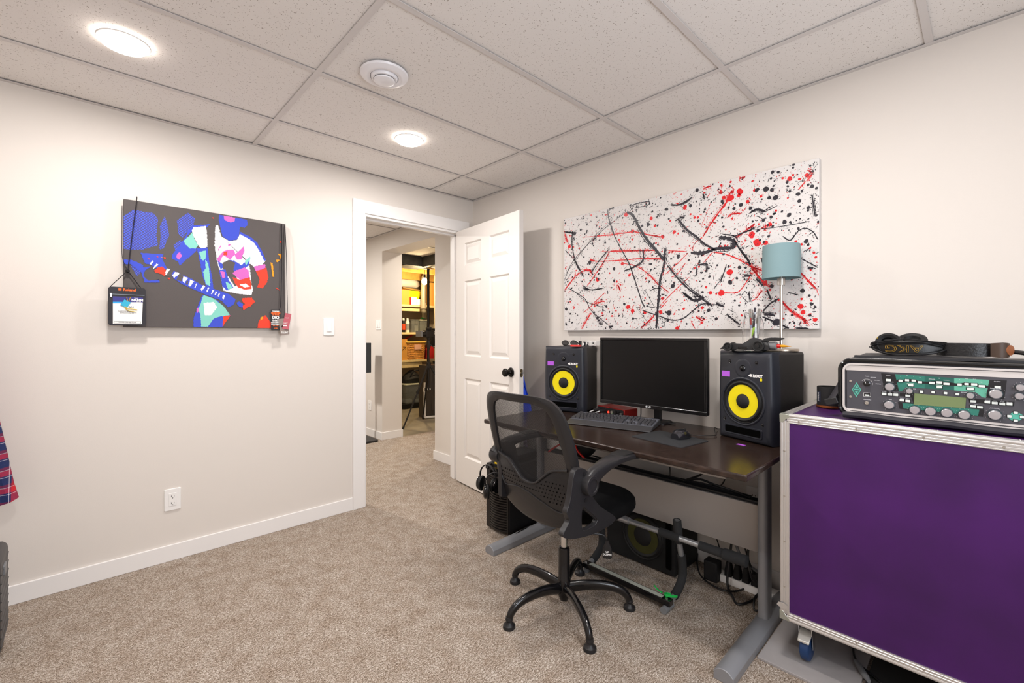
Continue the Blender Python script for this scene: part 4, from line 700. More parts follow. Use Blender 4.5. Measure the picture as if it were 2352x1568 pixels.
# ------------------------------------------------------------ monitor
t = thing('computer_monitor', 'wide black computer monitor standing between the two speakers', 'monitor', (2.153, 1.225, DZ), -90.3)
a = MB(); a.box(-.309, .309, .006, .030, .083, .457); part('housing', a, mat('monitor_black', '0c0c0e', .18, coat=.2), t, bevel=.004)
a = MB()
for x0, x1, z0, z1 in ((-.309, .309, .083, .103), (-.309, .309, .443, .457), (-.309, -.296, .103, .443), (.296, .309, .103, .443)): a.box(x0, x1, -.004, .007, z0, z1)
part('bezel', a, mat('monitor_black'), t, bevel=.0025, smooth=False)
a = MB(); a.box(-.297, .297, .0, .0065, .102, .444); part('screen', a, mat('screen_off', '060607', .32, spec=.35), t, smooth=False)
text('LG', .014, mat('silver_print', 'c8c8c8', .4), t, FRONT(.006, -.0044, .093), bold=.0006)
a = MB(); a.M = FRONT(-.010, -.0044, .093); a.cyl(.0055, 0, .0005, 18); part('logo_mark', a, mat('silver_print'), t)
a = MB(); a.box(-.1, .1, .03, .06, .16, .36); part('rear_bulge', a, BLK, t, bevel=.01)
a = MB(); a.box(-.018, .018, .085, .11, .0, .26); part('stand_pole', a, BLK, t, bevel=.004); a = MB(); a.box(-.016, .016, .055, .09, .22, .26); part('arm', a, BLK, t)
a = MB(); a.slab(rrect(.13, .11, .015, cx=0, cy=.09), [(0, 0), (.006, 0), (.01, .006)]); part('stand_base', a, BLK, t)
a = MB(); a.tube(cr([(-.075, .05, .10), (-.078, .055, .04), (-.07, .04, .008), (-.02, .05, .02), (.02, .07, .006), (.1, .1, .005)], 6), .0028, 6); tag(part('monitor_cable', a, BLK), 'thin black cable hanging below the monitor', 'cable').matrix_world = T(2.153, 1.225, DZ) @ R('Z', -90.3)
# ------------------------------------------------------------ keyboard
t = thing('keyboard', 'dark grey mechanical keyboard with wrist rest in front of the monitor', 'keyboard', (1.905, 1.325, DZ), -73.8)
KB = mat('keyboard_grey', '3a393b', .5); KC = mat('keycap', '39383c', .55); KPL = mat('key_plate', '70727c', .4, .3)
a = MB(); w_ = .2225; a.loft([[(x, y, z) for y, z in ((0, .002), (.0, .006), (.062, .018), (.225, .030), (.225, .004))] for x in (-w_, w_)]); part('base', a, KB, t, bevel=.002)
a = MB(); a.loft([[(x, y, z) for y, z in ((.066, .0175), (.066, .0195), (.221, .031), (.221, .029))] for x in (-.2185, .2185)]); part('key_plate', a, KPL, t)
def keyshape(wd):
    m_ = MB(); h_ = .0085; h_ = .0105; b0 = wd/2 - .0006; m_.loft([[(-b0, -.0098, 0), (b0, -.0098, 0), (b0, .0098, 0), (-b0, .0098, 0)], [(-b0 + .002, -.0066, h_), (b0 - .002, -.0066, h_), (b0 - .002, .0082, h_), (-b0 + .002, .0082, h_)]]); return m_
KM = {}
U = .0188
def key(x, row, wd, depth=1):
    k_ = round(wd, 4)
    if k_ not in KM:
        o = part('key', keyshape(wd), KC, t, smooth=False); KM[k_] = o.data
    else:
        o = bpy.data.objects.new('key', KM[k_]); COL.objects.link(o); o.parent = t
    y = .079 + row * .0222; o.location = (x, y, .0187 + row * .0222 * .0725); o.rotation_euler = (math.radians(4.2), 0, 0)
rows = [[1.25, 1.25, 1.25, 6.25, 1.25, 1.25, 1.25, 1.25], [2.25] + [1]*10 + [2.75], [1.75] + [1]*11 + [2.25], [1.5] + [1]*12 + [1.5], [1]*13 + [2], None]
xk = -.216
for r_, ws in enumerate(rows):
    if ws:
        x = xk
        for q in ws: key(x + q*U/2, r_, q*U); x += q * U
    else:
        key(xk + U/2, 5.25, U)
        for g in range(3):
            for q in range(4): key(xk + (2.5 + g * 4.5 + q) * U, 5.25, U)
x1 = xk + 15.4 * U
for q in range(3):
    key(x1 + (q+.5)*U, 0, U); key(x1 + (q+.5)*U, 3, U); key(x1 + (q+.5)*U, 4, U); key(x1 + (q+.5)*U, 5.25, U)
key(x1 + 1.5*U, 1, U)
x2 = xk + 18.8 * U
for q in range(4):
    for r_ in range(5):
        if r_ == 0 and q == 1: continue
        key(x2 + (q+.5)*U, r_, U)
# ------------------------------------------------------------ mouse pad and mouse
t = MB(); t.slab(rrect(.262, .215, .012), [(0, 0), (.0025, 0), (.003, .001)]); o = part('mouse_pad', t, mat('mouse_mat', '26272a', .85, bump=.3, bscale=500)); o.location = (1.925, .992, DZ + .0002); o.rotation_euler = (0, 0, math.radians(-98)); tag(o, 'black cloth mouse pad at the front of the desk', 'mouse pad')
t = thing('computer_mouse', 'glossy dark computer mouse standing on the mouse pad', 'mouse', (1.972, .957, DZ + .0035), -98)
a = MB(); rings = []
for i in range(11):
    u = i / 10; y = -.05 + .1 * u; wd = .034 * math.sin(PI * (.12 + .78 * u)) ** .5; hh = .040 * math.sin(PI * min(1, .18 + .72 * u)) ** .8
    rings.append([(wd * math.cos(q) * (1.08 if math.cos(q) < 0 else 1), y, max(0, hh * (.18 + .82 * max(0, math.sin(q)) ** .75) if math.sin(q) >= 0 else 0)) for q in [2*PI*j/20 for j in range(20)]])
a.loft(rings); a.v = [(x, y, z * 1.05) for x, y, z in a.v]; part('mouse_body', a, mat('mouse_gloss', '5a5a60', .12, .9), t)
a = MB(); a.M = T(0, .024, .034) @ R('Y', 90); a.cyl(.006, -.004, .004, 16); part('scroll_wheel', a, BLKR, t)
a = MB(); a.tube(cr([(0, .048, .012), (.01, .08, .004), (.05, .12, .003), (.07, .17, .003), (.04, .21, .006), (.02, .24, .02), (.0, .3, .003)], 6), .0018, 6); part('mouse_cable', a, BLK, t)
# ------------------------------------------------------------ audio interface
t = thing('audio_interface', 'small red metal audio interface box with two plugged jacks behind the keyboard', 'audio interface', (2.205, 1.500, DZ), -99)
a = MB(); a.box(-.105, .105, 0, .115, .003, .05); part('case', a, REDM, t, bevel=.004)
a = MB(); a.box(-.100, .100, -.002, .001, .008, .046); part('front_panel', a, BLK, t)
for x in (-.078, -.035):
    a = MB(); a.M = T(x, -.002, .028) @ R('X', 90); a.cyl(.011, 0, .004, 16); part('input_socket', a, BLKM, t)
    a = MB(); a.M = T(x, -.006, .028) @ R('X', 90) @ R('Y', -12); a.cyl(.0085, 0, .040, 12); part('jack_plug', a, BLKM, t)
    a = MB(); a.tube([(x - .008, -.04, .028), (x - .014, -.075, .020)], .0022, 8); part('jack_tail', a, WHITE, t)
for x, m_ in ((-.055, 'ff3020'), (-.012, 'ff3020')):
    a = MB(); a.M = T(x, -.002, .022) @ R('X', 90); a.cyl(.006, 0, .002, 12); part('level_light', a, mat('led_red', m_, .4, emit=4), t)
for x, r_ in ((.022, .008), (.045, .011), (.072, .011), (.09, .006)):
    a = MB(); a.M = T(x, -.002, .027) @ R('X', 90); a.cyl(r_, 0, .012, 16); part('knob', a, DKMET if r_ > .009 else STEEL, t)
a = MB(); a.box(.016, .024, -.0025, -.0015, .012, .015); part('level_light', a, mat('led_green', '30ff60', .4, emit=3), t)
# ------------------------------------------------------------ things on the left speaker
SZ = DZ + .4015
t = thing('sunglasses', 'folded black sunglasses lying on the left speaker', 'sunglasses', (2.20, 1.80, SZ), -80)
for s_ in (-1, 1):
    a = MB(); P = [(s_*.031 + .024 * math.cos(u), .002 * math.cos(2*u), .019 + .0165 * math.sin(u) * (1 - .12*math.cos(u)*s_)) for u in [2*PI*j/20 for j in range(20)]]; a.tube(P, .0022, 6, True); part('rim', a, BLK, t)
    a = MB(); a.ngon([(x, y + .0005, z) for x, y, z in P]); part('lens', a, mat('dark_lens', '2a2a2c', .1, trans=.5), t, smooth=False)
    a = MB(); a.tube(cr([(s_*.055, 0, .024), (s_*.057, .01, .015), (s_*.03, .016, .005), (-s_*.045, .02, .004)], 5), .0022, 6); part('temple', a, BLK, t)
a = MB(); a.tube(cr([(-.008, 0, .024), (0, -.001, .027), (.008, 0, .024)], 4), .002, 6); part('bridge', a, BLK, t)
t = thing('bottle_opener', 'flat red plastic tag lying on the left speaker', 'tag', (2.14, 1.70, SZ), -75); a = MB(); a.slab([(-.035, -.006), (-.01, -.014), (.028, -.014), (.03, .01), (-.01, .012), (-.03, .004)], [(0, 0), (.008, 0), (.01, .002)]); part('tag_body', a, RED, t)
for x, y, h_, lb in ((2.20, 1.715, .034, 'small black cylinder with a thin pin on the left speaker'), (2.215, 1.695, .029, 'shorter black cylinder with a white label on the left speaker')):
    t = thing('small_canister', lb, 'canister', (x, y, SZ), 0, 'small black canisters'); a = MB(); a.lathe([(.0085, 0), (.009, .001), (.009, h_ - .001), (.008, h_)], 16); part('canister', a, BLK, t)
    if h_ > .03: a = MB(); a.tube([(0, 0, h_), (.001, 0, h_ + .022)], .0008, 6); part('pin', a, STEEL, t)
    else: a = MB(); a.M = R('Z', -90); a.box(-.004, .004, -.0095, -.0085, .006, .022); part('label', a, WHITE, t)
t = thing('rubber_cone', 'tiny black cone stopper on the left speaker', 'stopper', (2.26, 1.705, SZ)); a = MB(); a.lathe([(.009, 0), (.004, .01), (.001, .014)], 14); part('cone', a, BLKR, t)
t = thing('socket_adapter', 'white two-socket adapter at the back of the left speaker', 'adapter', (2.315, 1.715, SZ), -90); a = MB(); a.box(-.042, .042, -.01, .03, 0, .034); part('adapter_body', a, WHITE, t, bevel=.004)
for x in (-.02, .02):
    a = MB(); a.M = T(x, -.0102, .018) @ R('X', 90); a.cyl(.005, 0, .0008, 14); part('socket_hole', a, BLKM, t)
    a = MB(); a.M = T(x, -.0102, .018) @ R('X', 90); a.lathe([(.014, 0), (.0145, .001), (.013, .001)], 20, False); part('socket_ring', a, mat('pale_ring', 'd8cfca', .4), t)
# ------------------------------------------------------------ things on the right speaker
t = thing('desk_lamp', 'slim steel lamp with pale teal drum shade on the right speaker', 'lamp', (2.262, .632, SZ))
a = MB(); a.lathe([(.068, 0), (.07, .002), (.07, .009), (.068, .011), (.001, .012)], 40); part('base', a, mat('pale_nickel', 'b7ab9c', .3, .8), t)
a = MB(); a.cyl(.0062, .01, .335, 16); part('pole', a, STEEL, t)
a = MB(); a.cyl(.016, .296, .326, 20); a.cyl(.003, .300, .303, 8); part('lamp_socket', a, STEEL, t)
TEAL = mat('teal_shade', '7e9a9f', .75, bump=.25, bscale=500)
a = MB(); a.lathe([(.076, .326), (.0735, .474), (.0715, .474), (.074, .326), (.076, .326)], 48, False); part('lamp_shade', a, TEAL, t)
a = MB(); a.M = T(0, 0, .335)
for q in range(3): a.tube([(0, 0, 0), (.074 * math.cos(q*2.094), .074 * math.sin(q*2.094), .0)], .0012, 6)
part('shade_spider', a, STEEL, t)
a = MB(); a.lathe([(.012, .335), (.025, .38), (.022, .41), (.001, .42)], 16); part('bulb', a, WHITE, t)
t = thing('glass_jar', 'clear glass jar full of pens and pliers on the right speaker', 'jar', (2.225, .737, SZ))
a = MB(); a.lathe([(.001, .0), (.040, .0), (.0445, .006), (.0445, .125), (.038, .145), (.033, .150), (.035, .156), (.035, .174), (.033, .175), (.0325, .150), (.0365, .142), (.042, .122), (.042, .008), (.001, .006)], 36); part('jar_glass', a, GLASS, t)
pens = [('pen', 'lime green pen in the glass jar', 'a5d62a', -.018, -.02, .009, .10, 'g'), ('pen', 'white pen with a pink tip in the glass jar', 'e8e6e2', -.006, -.022, -.002, .095, 'g'), ('pen', 'blue and white pen leaning in the glass jar', '8f9bc0', .001, -.014, -.006, .11, 'g'), ('marker', 'dark marker standing tall at left in the glass jar', '35303a', -.002, .0, .008, .19, 'g'), ('pen', 'thin pale grey pen standing tall in the glass jar', 'b9b4b8', -.003, .010, .004, .16, 'g'), ('pen', 'silver pen at the right side of the glass jar', 'bdbcbc', .02, -.01, .028, .15, 'g')]
for nm, lb, c, x, y, x2, h_, g in pens:
    tt = thing(nm, lb, 'pen', (2.225, .737, SZ + .008), -90, 'pens in the glass jar')
    v0, v1 = Vector((x, y, .0)), Vector((x2, y * .4, h_)); a = MB(); a.tube([v0, v0.lerp(v1, .12), v0.lerp(v1, .13), v1], [.0012, .004, .0046, .0046], 10); part('barrel', a, mat('pen_' + c, c, .35), tt)
    a = MB(); a.tube([v0.lerp(v1, .45), v0.lerp(v1, .47)], .0052, 10); part('ring', a, STEEL, tt)
tt = thing('pliers', 'grey folding pliers with red lettering upright in the glass jar', 'pliers', (2.225, .737, SZ + .08), -90)
for x, an in ((-.004, -4), (.016, 6)):
    a = MB(); a.M = T(x, .004, 0) @ R('Y', an); a.slab(rrect(.017, .011, .004), [(-.0, .001), (.002, 0), (.108, 0), (.112, .003)]); part('handle', a, mat('tool_grey', '8b8986', .35, .7), tt)
a = MB(); a.M = T(.006, .004, -.045); a.slab(rrect(.012, .008, .002), [(0, .003), (.05, 0)]); part('jaw', a, STEEL, tt)
a = MB(); a.M = T(-.006, -.003, .03) @ R('Y', -4); a.box(-.002, .002, -.001, 0, 0, .045); part('red_lettering', a, RED, tt)
tt = thing('cork_stopper', 'round cork in the glass jar', 'cork', (2.20, .737, SZ + .034)); a = MB(); a.lathe([(.001, -.018), (.014, -.014), (.018, -.004), (.018, .006), (.012, .016), (.001, .018)], 20); part('cork', a, mat('cork', 'b98555', .8, var=.2, vscale=60), tt)
tt = thing('green_bead', 'small green ball in the glass jar', 'ball', (2.19, .742, SZ + .018)); a = MB(); a.lathe([(.009*math.sin(PI*q/8)+.0001, -.009*math.cos(PI*q/8)) for q in range(9)], 14); part('ball', a, GREEN, tt)
tt = thing('dice', 'purple die in the glass jar', 'die', (2.198, .758, SZ + .012)); a = MB(); a.box(-.006, .006, -.006, .006, -.005, .006); part('cube_body', a, mat('purple_plastic', '6a3fb8', .3), tt, bevel=.001)
# toy car: local x along the car, nose at -x (left from the front)
t = thing('toy_car', 'black toy car with finned tail and exhaust flame on the right speaker', 'toy car', (2.125, .712, SZ), -92)
CARB = mat('toy_black', '1d1d1f', .45)
prof = [(-.125, .008), (-.118, .016), (-.095, .030), (-.070, .034), (-.03, .033), (-.012, .045), (.004, .058), (.02, .060), (.04, .052), (.055, .050), (.07, .044), (.08, .028), (.08, .008)]
def cz(x):
    for (x0, z0), (x1, z1) in zip(prof, prof[1:]):
        if x0 <= x <= x1 and x1 > x0: return z0 + (z1 - z0) * (x - x0) / (x1 - x0)
    return .02
a = MB(); rings = []
for x, z in prof:
    wd = .024 if x < .08 else .022; tw = wd * (.55 if z > .04 else .85)
    rings.append([(x, -wd, .007), (x, -wd, min(z, .03)), (x, -tw, z), (x, tw, z), (x, wd, min(z, .03)), (x, wd, .007)])
a.loft(rings); part('body', a, CARB, t, bevel=.001)
for x, r_ in ((-.088, .019), (.04, .024)):
    for s_ in (-1, 1):
        a = MB(); a.M = T(x, s_ * .0235, r_) @ R('X', 90 * (1 if s_ < 0 else -1)); a.lathe([(r_ * .9, -.001), (r_, .002), (r_, .011), (r_ * .88, .0125), (r_ * .7, .0115), (r_ * .66, .009), (r_ * .3, .009), (r_ * .28, .013), (.0005, .013)], 28); part('wheel', a, BLKR, t)
for s_ in (-1, 1):
    a = MB(); a.M = T(0, s_ * .018, 0); a.loft([[(.05, -.002, .045), (.05, .002, .045), (.1, .002, .046), (.1, -.002, .046)], [(.062, -.0015, .058), (.062, .0015, .058), (.128, .001, .056), (.128, -.001, .056)], [(.088, -.001, .062), (.088, .001, .062), (.125, .001, .060), (.125, -.001, .060)]]); part('tail_fin', a, CARB, t)
a = MB(); a.tube([(.072, 0, .028), (.1, 0, .027), (.105, 0, .027)], [.016, .018, .013], 14); part('exhaust', a, GREYP, t)
a = MB(); a.box(-.045, -.005, -.0255, -.0235, .01, .02); part('side_intake', a, BLKG, t, bevel=.001)
a = MB(); a.tube([(.1, 0, .026), (.112, 0, .026), (.122, 0, .025)], [.009, .009, .004], 8); part('flame_root', a, RED, t)
a = MB(); a.tube([(.116, 0, .026), (.13, 0, .026), (.158, 0, .025)], [.006, .006, .0005], 8); part('flame', a, mat('clear_orange', 'f5b01c', .2, trans=.3), t)
# ------------------------------------------------------------ computer tower with headphones
t = thing('computer_tower', 'black computer tower with louvred front left of the desk leg', 'computer', (1.815, 2.048, 0), -88)
TW = mat('tower_metal', '2c2826', .4, .3)
a = MB(); a.box(-.095, .095, .012, .46, .012, .405); part('case', a, BLKM, t, bevel=.003)
a = MB(); a.box(-.095, -.060, -.004, .012, .012, .405); a.box(.083, .095, -.004, .012, .012, .405); part('front_frame', a, TW, t, bevel=.002)
for q in range(21):
    z = .022 + q * .0155; a = MB(); P = [( -.060 + .143 * u, -.002 - .020 * math.sin(PI * u)) for u in [j/10 for j in range(11)]]
    a.loft([[(x, y - .002, z), (x, y - .002, z + .0075), (x, y + .008, z + .011), (x, y + .008, z + .001)] for x, y in P]); part('louvre', a, TW, t)
a = MB(); a.box(-.075, .075, -.03, -.026, .38, .4); a.M = T(0,0,0); part('front_bracket', a, DKMET, t)
for x in (-.06, -.015, .05):
    a = MB(); a.M = T(x, -.0305, .39) @ R('X', 90); a.cyl(.004, 0, .001, 10); part('screw', a, STEEL, t)
for x in (-.08, .08):
    for y in (.05, .42):
        a = MB(); a.M = T(x, y, 0); a.cyl(.012, 0, .013, 10); part('rubber_foot', a, BLKR, t)
t = thing('tool_case', 'black zipped case lying on the computer tower', 'case', (1.99, 2.07, .406), -88); a = MB(); a.slab(rrect(.15, .3, .03), [(0, .004), (.01, 0), (.035, 0), (.045, .01)]); part('case_body', a, BLKM, t)
a = MB(); a.tube([(x, y, .022) for x, y in rrect(.153, .303, .03)], .002, 6, True); part('zip', a, BLKG, t)
t = thing('yellow_notebook', 'yellow notebook edge sticking out on the computer tower', 'notebook', (1.84, 2.03, .4065), -80); a = MB(); a.box(-.055, .055, -.01, .05, 0, .012); part('pages', a, YELF, t, bevel=.002)
def headphones(name, label, loc, rz, scale=1, hang=True):
    t = thing(name, label, 'headphones', loc, rz, 'headphones on the computer tower'); r_ = .075 * scale
    a = MB(); P = [(r_ * math.cos(u), 0, r_ * 1.15 * math.sin(u)) for u in [PI * j / 16 for j in range(17)]]; a.tube(P, .0075, 8, flat=.5); part('headband', a, BLK, t)
    for s_ in (-1, 1):
        a = MB(); a.tube([(s_ * r_, 0, 0), (s_ * (r_ + .004), 0, -.045)], .004, 8); yk = part('yoke', a, BLKG, t)
        a = MB(); a.M = T(s_ * (r_ - .002), 0, -.05) @ R('Y', 90 * s_) @ Matrix.Diagonal((1.25, 1, 1, 1)); a.lathe([(.001, .016), (.022, .016), (.032, .010), (.034, 0), (.033, -.006)], 24); part('ear_cup', a, BLKG, t)
        a = MB(); a.M = T(s_ * (r_ - .002), 0, -.05) @ R('Y', 90 * s_) @ Matrix.Diagonal((1.25, 1, 1, 1)); a.lathe([(.034, -.005), (.037, -.012), (.034, -.02), (.024, -.022), (.018, -.014), (.001, -.012)], 24); part('ear_pad', a, BLKR, t)
    return t
headphones('headphones', 'black headphones hanging at the left front of the computer tower', (1.762, 2.075, .345), -78, .8)
headphones('headphones', 'black headphones hanging in front of the tower louvres', (1.752, 2.005, .325), -40, .7)
# items behind the chair under the desk: bag, red cable, clothes on the knob
t = thing('gear_bag', 'black gear bag hanging under the desk behind the chair', 'bag', (2.2, 1.65, .47)); a = MB(); rings = []
for q in range(7):
    z = q / 6 * .14; rr = [.08, .1, .11, .1, .09, .06, .03][q]; rings.append([(rr * math.cos(u) * (1 + .1*math.sin(4*u+q)), 1.2*rr*math.sin(u), z) for u in [2*PI*j/18 for j in range(18)]])
a.loft(rings); part('bag_body', a, BLKM, t); t.location = (2.10, 1.66, .506); t.scale = (.6, 1, 1)
a = MB(); a.tube(cr([(1.98, 1.78, .51), (2.02, 1.72, .56), (2.06, 1.66, .585), (2.03, 1.60, .54), (2.04, 1.55, .50)], 6), .005, 8); tag(part('red_cable', a, RED), 'short red cable seen through the chair mesh', 'cable')
t = thing('hanging_shirt', 'blue and yellow cloth hanging behind the open door', 'cloth', (2.185, 2.225, .40))
a = MB(); rings = []
for q in range(13):
    u = q / 12; z = .52 * (1 - u); wd = .012 + .075 * min(1, u * 2.2); y0 = -.02 * math.sin(6 * u)
    rings.append([(.028 * math.cos(v_) * (.5 + u) + .01 * math.sin(3*v_ + 5*u), y0 - wd * math.sin(v_) * (1 + .1 * math.sin(5*v_)) , z) for v_ in [2*PI*j/20 for j in range(20)]])
a.loft(rings[:8], cap=True); part('blue_cloth', a, BLUEF, t)
a = MB(); a.loft([[(x * .8, y * .75, z) for x, y, z in r_] for r_ in rings[6:]]); part('patterned_lining', a, mat('patterned_cloth', 'b9aac6', .8, var=.5, vscale=40), t)
a = MB(); a.tube(cr([(-.012, .0, .52), (-.02, -.03, .44), (-.02, -.058, .34)], 5), .007, 6, flat=.4); part('yellow_edge', a, YELF, t)
# ------------------------------------------------------------ subwoofer
t = thing('subwoofer', 'black subwoofer with a dark yellow cone behind the desk panel', 'subwoofer', (2.10, 1.25, 0), -90)
a = MB(); a.box(-.2, .2, .006, .255, .008, .33); part('cabinet', a, mat('sub_black', '0e0e0f', .6), t, bevel=.008)
a = MB(); a.box(-.2, .2, 0.001, .008, .008, .33); part('grille', a, mat('sub_grille', '0b0b0c', .8), t, bevel=.004)
for nm, pr_, m_ in (('surround', [(.118, 0), (.114, .005), (.108, .001), (.098, .008), (.088, .002)], mat('sub_black')), ('cone', [(.088, .001), (.06, .0008), (.048, .0006)], mat('dim_yellow', '3a390d', .7)), ('dust_cap', [(.05, .0006), (.04, .009), (.02, .015), (.0005, .016)], BLKM)):
    a = MB(); a.M = T(.02, 0, .155) @ R('X', 90); a.lathe(pr_, 36, False); part(nm, a, m_, t)
a = MB(); a.M = FRONT(.165, 0, .165); a.prism(rrect(.03, .26, .01), 0, .0015); part('bass_port', a, mat('port_black'), t)
for x in (-.17, .17):
    for y in (.04, .22):
        a = MB(); a.M = T(x, y, 0); a.cyl(.014, 0, .009, 10); part('rubber_foot', a, BLKR, t)
# ------------------------------------------------------------ pull-up bar leaning under the desk
t = thing('pull_up_bar', 'black and silver doorway pull-up bar standing under the desk', 'pull-up bar', (0, 0, 0))
a = MB(); a.box(1.818, 1.852, .935, 1.405, .030, .055); part('cross_plate', a, DKMET, t, bevel=.002)
a = MB(); a.box(1.823, 1.845, .975, 1.365, .0545, .0565); part('grey_pad', a, mat('pad_grey', 'a5a89e', .7), t)
for y in (.955, 1.39):
    a = MB(); a.tube([(1.80 if y < 1 else 1.828, y, .016), (1.87, y, .016)], .0155, 14); part('end_tube', a, GREYP, t)
    a = MB(); a.M = T(1.83, y, .055); a.cyl(.006, 0, .004, 10); part('bolt', a, STEEL, t)
SB = [(1.86, .95, .036), (1.93, .95, .055), (1.985, .95, .10), (1.985, .95, .17), (1.965, .95, .24), (1.95, .95, .29), (1.935, .95, .375)]
SB = [(x - .02, y, z) for x, y, z in SB]
for dy in (0, .44):
    P = cr([(x, y + dy, z) for x, y, z in SB], 6); nP = len(P)
    top = 1 if dy == 0 else .9
    a = MB(); a.tube(P, .0125, 12); tb = part('side_tube', a, mat('tube_silver', 'a9aaad', .35, .7), t)
    a = MB(); a.tube(P[4:int(nP*.60)], .0185, 12); part('foam_grip', a, FOAM, tb)
    a = MB(); a.tube(P[int(nP*.78):], .0185, 12); part('foam_grip', a, FOAM, tb)
a = MB(); a.tube([(1.91, 1.41, .30), (1.91, .66, .30)], .0125, 12); cb = part('cross_bar', a, mat('tube_silver'), t)
for y0, y1, r_ in ((1.36, 1.19, .0165), (1.03, .935, .0185), (.845, .70, .0185), (.745, .655, .0235)):
    a = MB(); a.tube([(1.91, y0, .30), (1.91, y1, .30)], r_, 12); part('foam_grip' if y1 < 1.1 else 'sleeve', a, FOAM if y1 < 1.1 else mat('tube_silver'), cb)
a = MB(); a.tube(cr([(1.84, .95, .066), (1.87, .93, .06), (1.89, .945, .045), (1.87, .972, .055), (1.84, .97, .064)], 5, True), .0028, 6, True, flat=2.2); part('green_tape', a, GREEN, t, label='bright green tape strip'); a = MB(); a.tube(cr([(1.85, .985, .06), (1.85, 1.01, .068), (1.84, 1.02, .085)], 4), .005, 6, flat=.3); part('green_tape', a, GREEN, t)
# ------------------------------------------------------------ power strip, plugs and cables
t = thing('power_strip', 'white power strip full of black plugs by the wall under the desk', 'power strip', (2.27, .80, 0), -90)
a = MB(); a.slab(rrect(.32, .055, .02, cx=.03), [(.002, 0), (.030, 0), (.035, .004)]); part('strip_body', a, WHITE, t)
for i, x in enumerate((-.06, -.02, .02, .06, .10)):
    a = MB(); a.slab(rrect(.033, .044, .008, cx=x), [(.035, 0), (.065, .002), (.10, .010)]); part('plug', a, BLKM, t)
t = thing('power_adapter', 'black power brick plugged in at the left end of the strip', 'adapter', (2.235, .925, .001)); a = MB(); a.box(-.03, .03, -.033, .033, 0, .095); part('brick', a, BLKM, t, bevel=.006)
t = thing('network_router', 'grey-white box on the floor behind the right desk leg', 'router', (2.28, .545, 0), -90); a = MB(); a.box(-.05, .05, -.05, .05, 0, .03); a.box(-.05, .05, .0, .05, .03, .20); part('router_body', a, mat('router_white', 'c5c3c0', .4), t, bevel=.004)
a = MB(); a.box(-.02, -.017, -.001, .0, .15, .153); part('status_light', a, mat('led_green'), t)
def cable(pts, r_, lb, m_=BLK, k_=7): a = MB(); a.tube(cr(pts, k_), r_, 7); return tag(part('cable', a, m_), lb, 'cable', 'cables under the desk' if 'under the flight' not in lb and 'rack bag' not in lb else None)
cable([(2.20, .815, .30), (2.19, .82, .22), (2.17, .83, .05), (2.13, .79, .012), (2.10, .755, .008), (2.16, .715, .02), (2.22, .70, .05)], .0055, 'thick black cable looping down to the carpet beside the desk leg')
cable([(2.37, 1.06, .04), (2.3, 1.03, .008), (2.2, .96, .008), (2.16, .86, .008), (2.2, .8, .008), (2.3, .77, .01)], .004, 'black cable lying on the carpet from the subwoofer to the strip')
cable([(2.32, 1.55, .70), (2.3, 1.52, .56), (2.26, 1.545, .47), (2.13, 1.57, .50)], .004, 'left of two black cables curving under the desktop above the tray')
cable([(2.32, 1.52, .70), (2.31, 1.49, .58), (2.24, 1.50, .48), (2.12, 1.52, .50)], .004, 'right of two black cables curving under the desktop above the tray')
cable([(2.33, 1.42, .70), (2.32, 1.43, .6), (2.3, 1.44, .5), (2.12, 1.44, .505)], .003, 'thin black cable hanging behind the chair arm')
cable([(2.28, 1.21, .70), (2.27, 1.18, .6), (2.2, 1.13, .51), (2.1, 1.08, .50)], .0035, 'black cable hanging under the middle of the desktop')
cable([(2.30, 1.05, .70), (2.29, .99, .62), (2.25, .97, .52), (2.1, 1.0, .50)], .0055, 'thicker black cable bowing under the desktop right of the middle')
cable([(2.28, .86, .70), (2.27, .85, .6), (2.2, .86, .5), (2.1, .86, .50)], .003, 'thin black cable hanging near the right end of the desk')
cable([(2.1, 1.7, .497), (2.09, 1.4, .50), (2.1, 1.1, .497), (2.09, .9, .507), (2.1, .70, .499)], .006, 'black cable lying along the tray behind the grey panel')
cable([(2.08, 1.0, .50), (2.09, .93, .525), (2.08, .85, .52), (2.09, .78, .51), (2.08, .70, .50)], .005, 'black cable bunch bulging from the tray near the right leg')
cable([(2.20, .78, .30), (2.22, .76, .18), (2.25, .74, .09)], .004, 'black cable dropping straight to the power strip')
cable([(2.22, .74, .32), (2.20, .75, .2), (2.19, .73, .10), (2.24, .70, .07)], .005, 'black cable curving to the plugs beside the right desk leg')
cable([(2.25, .84, .3), (2.22, .79, .17), (2.26, .72, .1)], .007, 'thick grey cable slanting to the power strip', GREYP)
cable([(2.33, .9, .30), (2.34, .96, .22), (2.33, .93, .12), (2.26, .91, .11)], .003, 'thin black cable above the power brick')
cable([(2.33, .62, .62), (2.34, .58, .45), (2.33, .535, .40), (2.35, .50, .36)], .006, 'upper black cable crossing the gap between desk and flight case')
cable([(2.33, .63, .40), (2.34, .58, .30), (2.33, .52, .22)], .006, 'lower black cable crossing the gap between desk and flight case')
cable([(2.2, .68, .02), (2.15, .70, .05), (2.1, .69, .012), (2.13, .655, .02)], .004, 'short black cable coil on the carpet at the desk leg')
cable([(1.80, 1.87, .05), (1.9, 1.88, .056), (2.0, 1.93, .02), (2.12, 1.93, .03)], .003, 'thin black cable lying over the left desk foot')
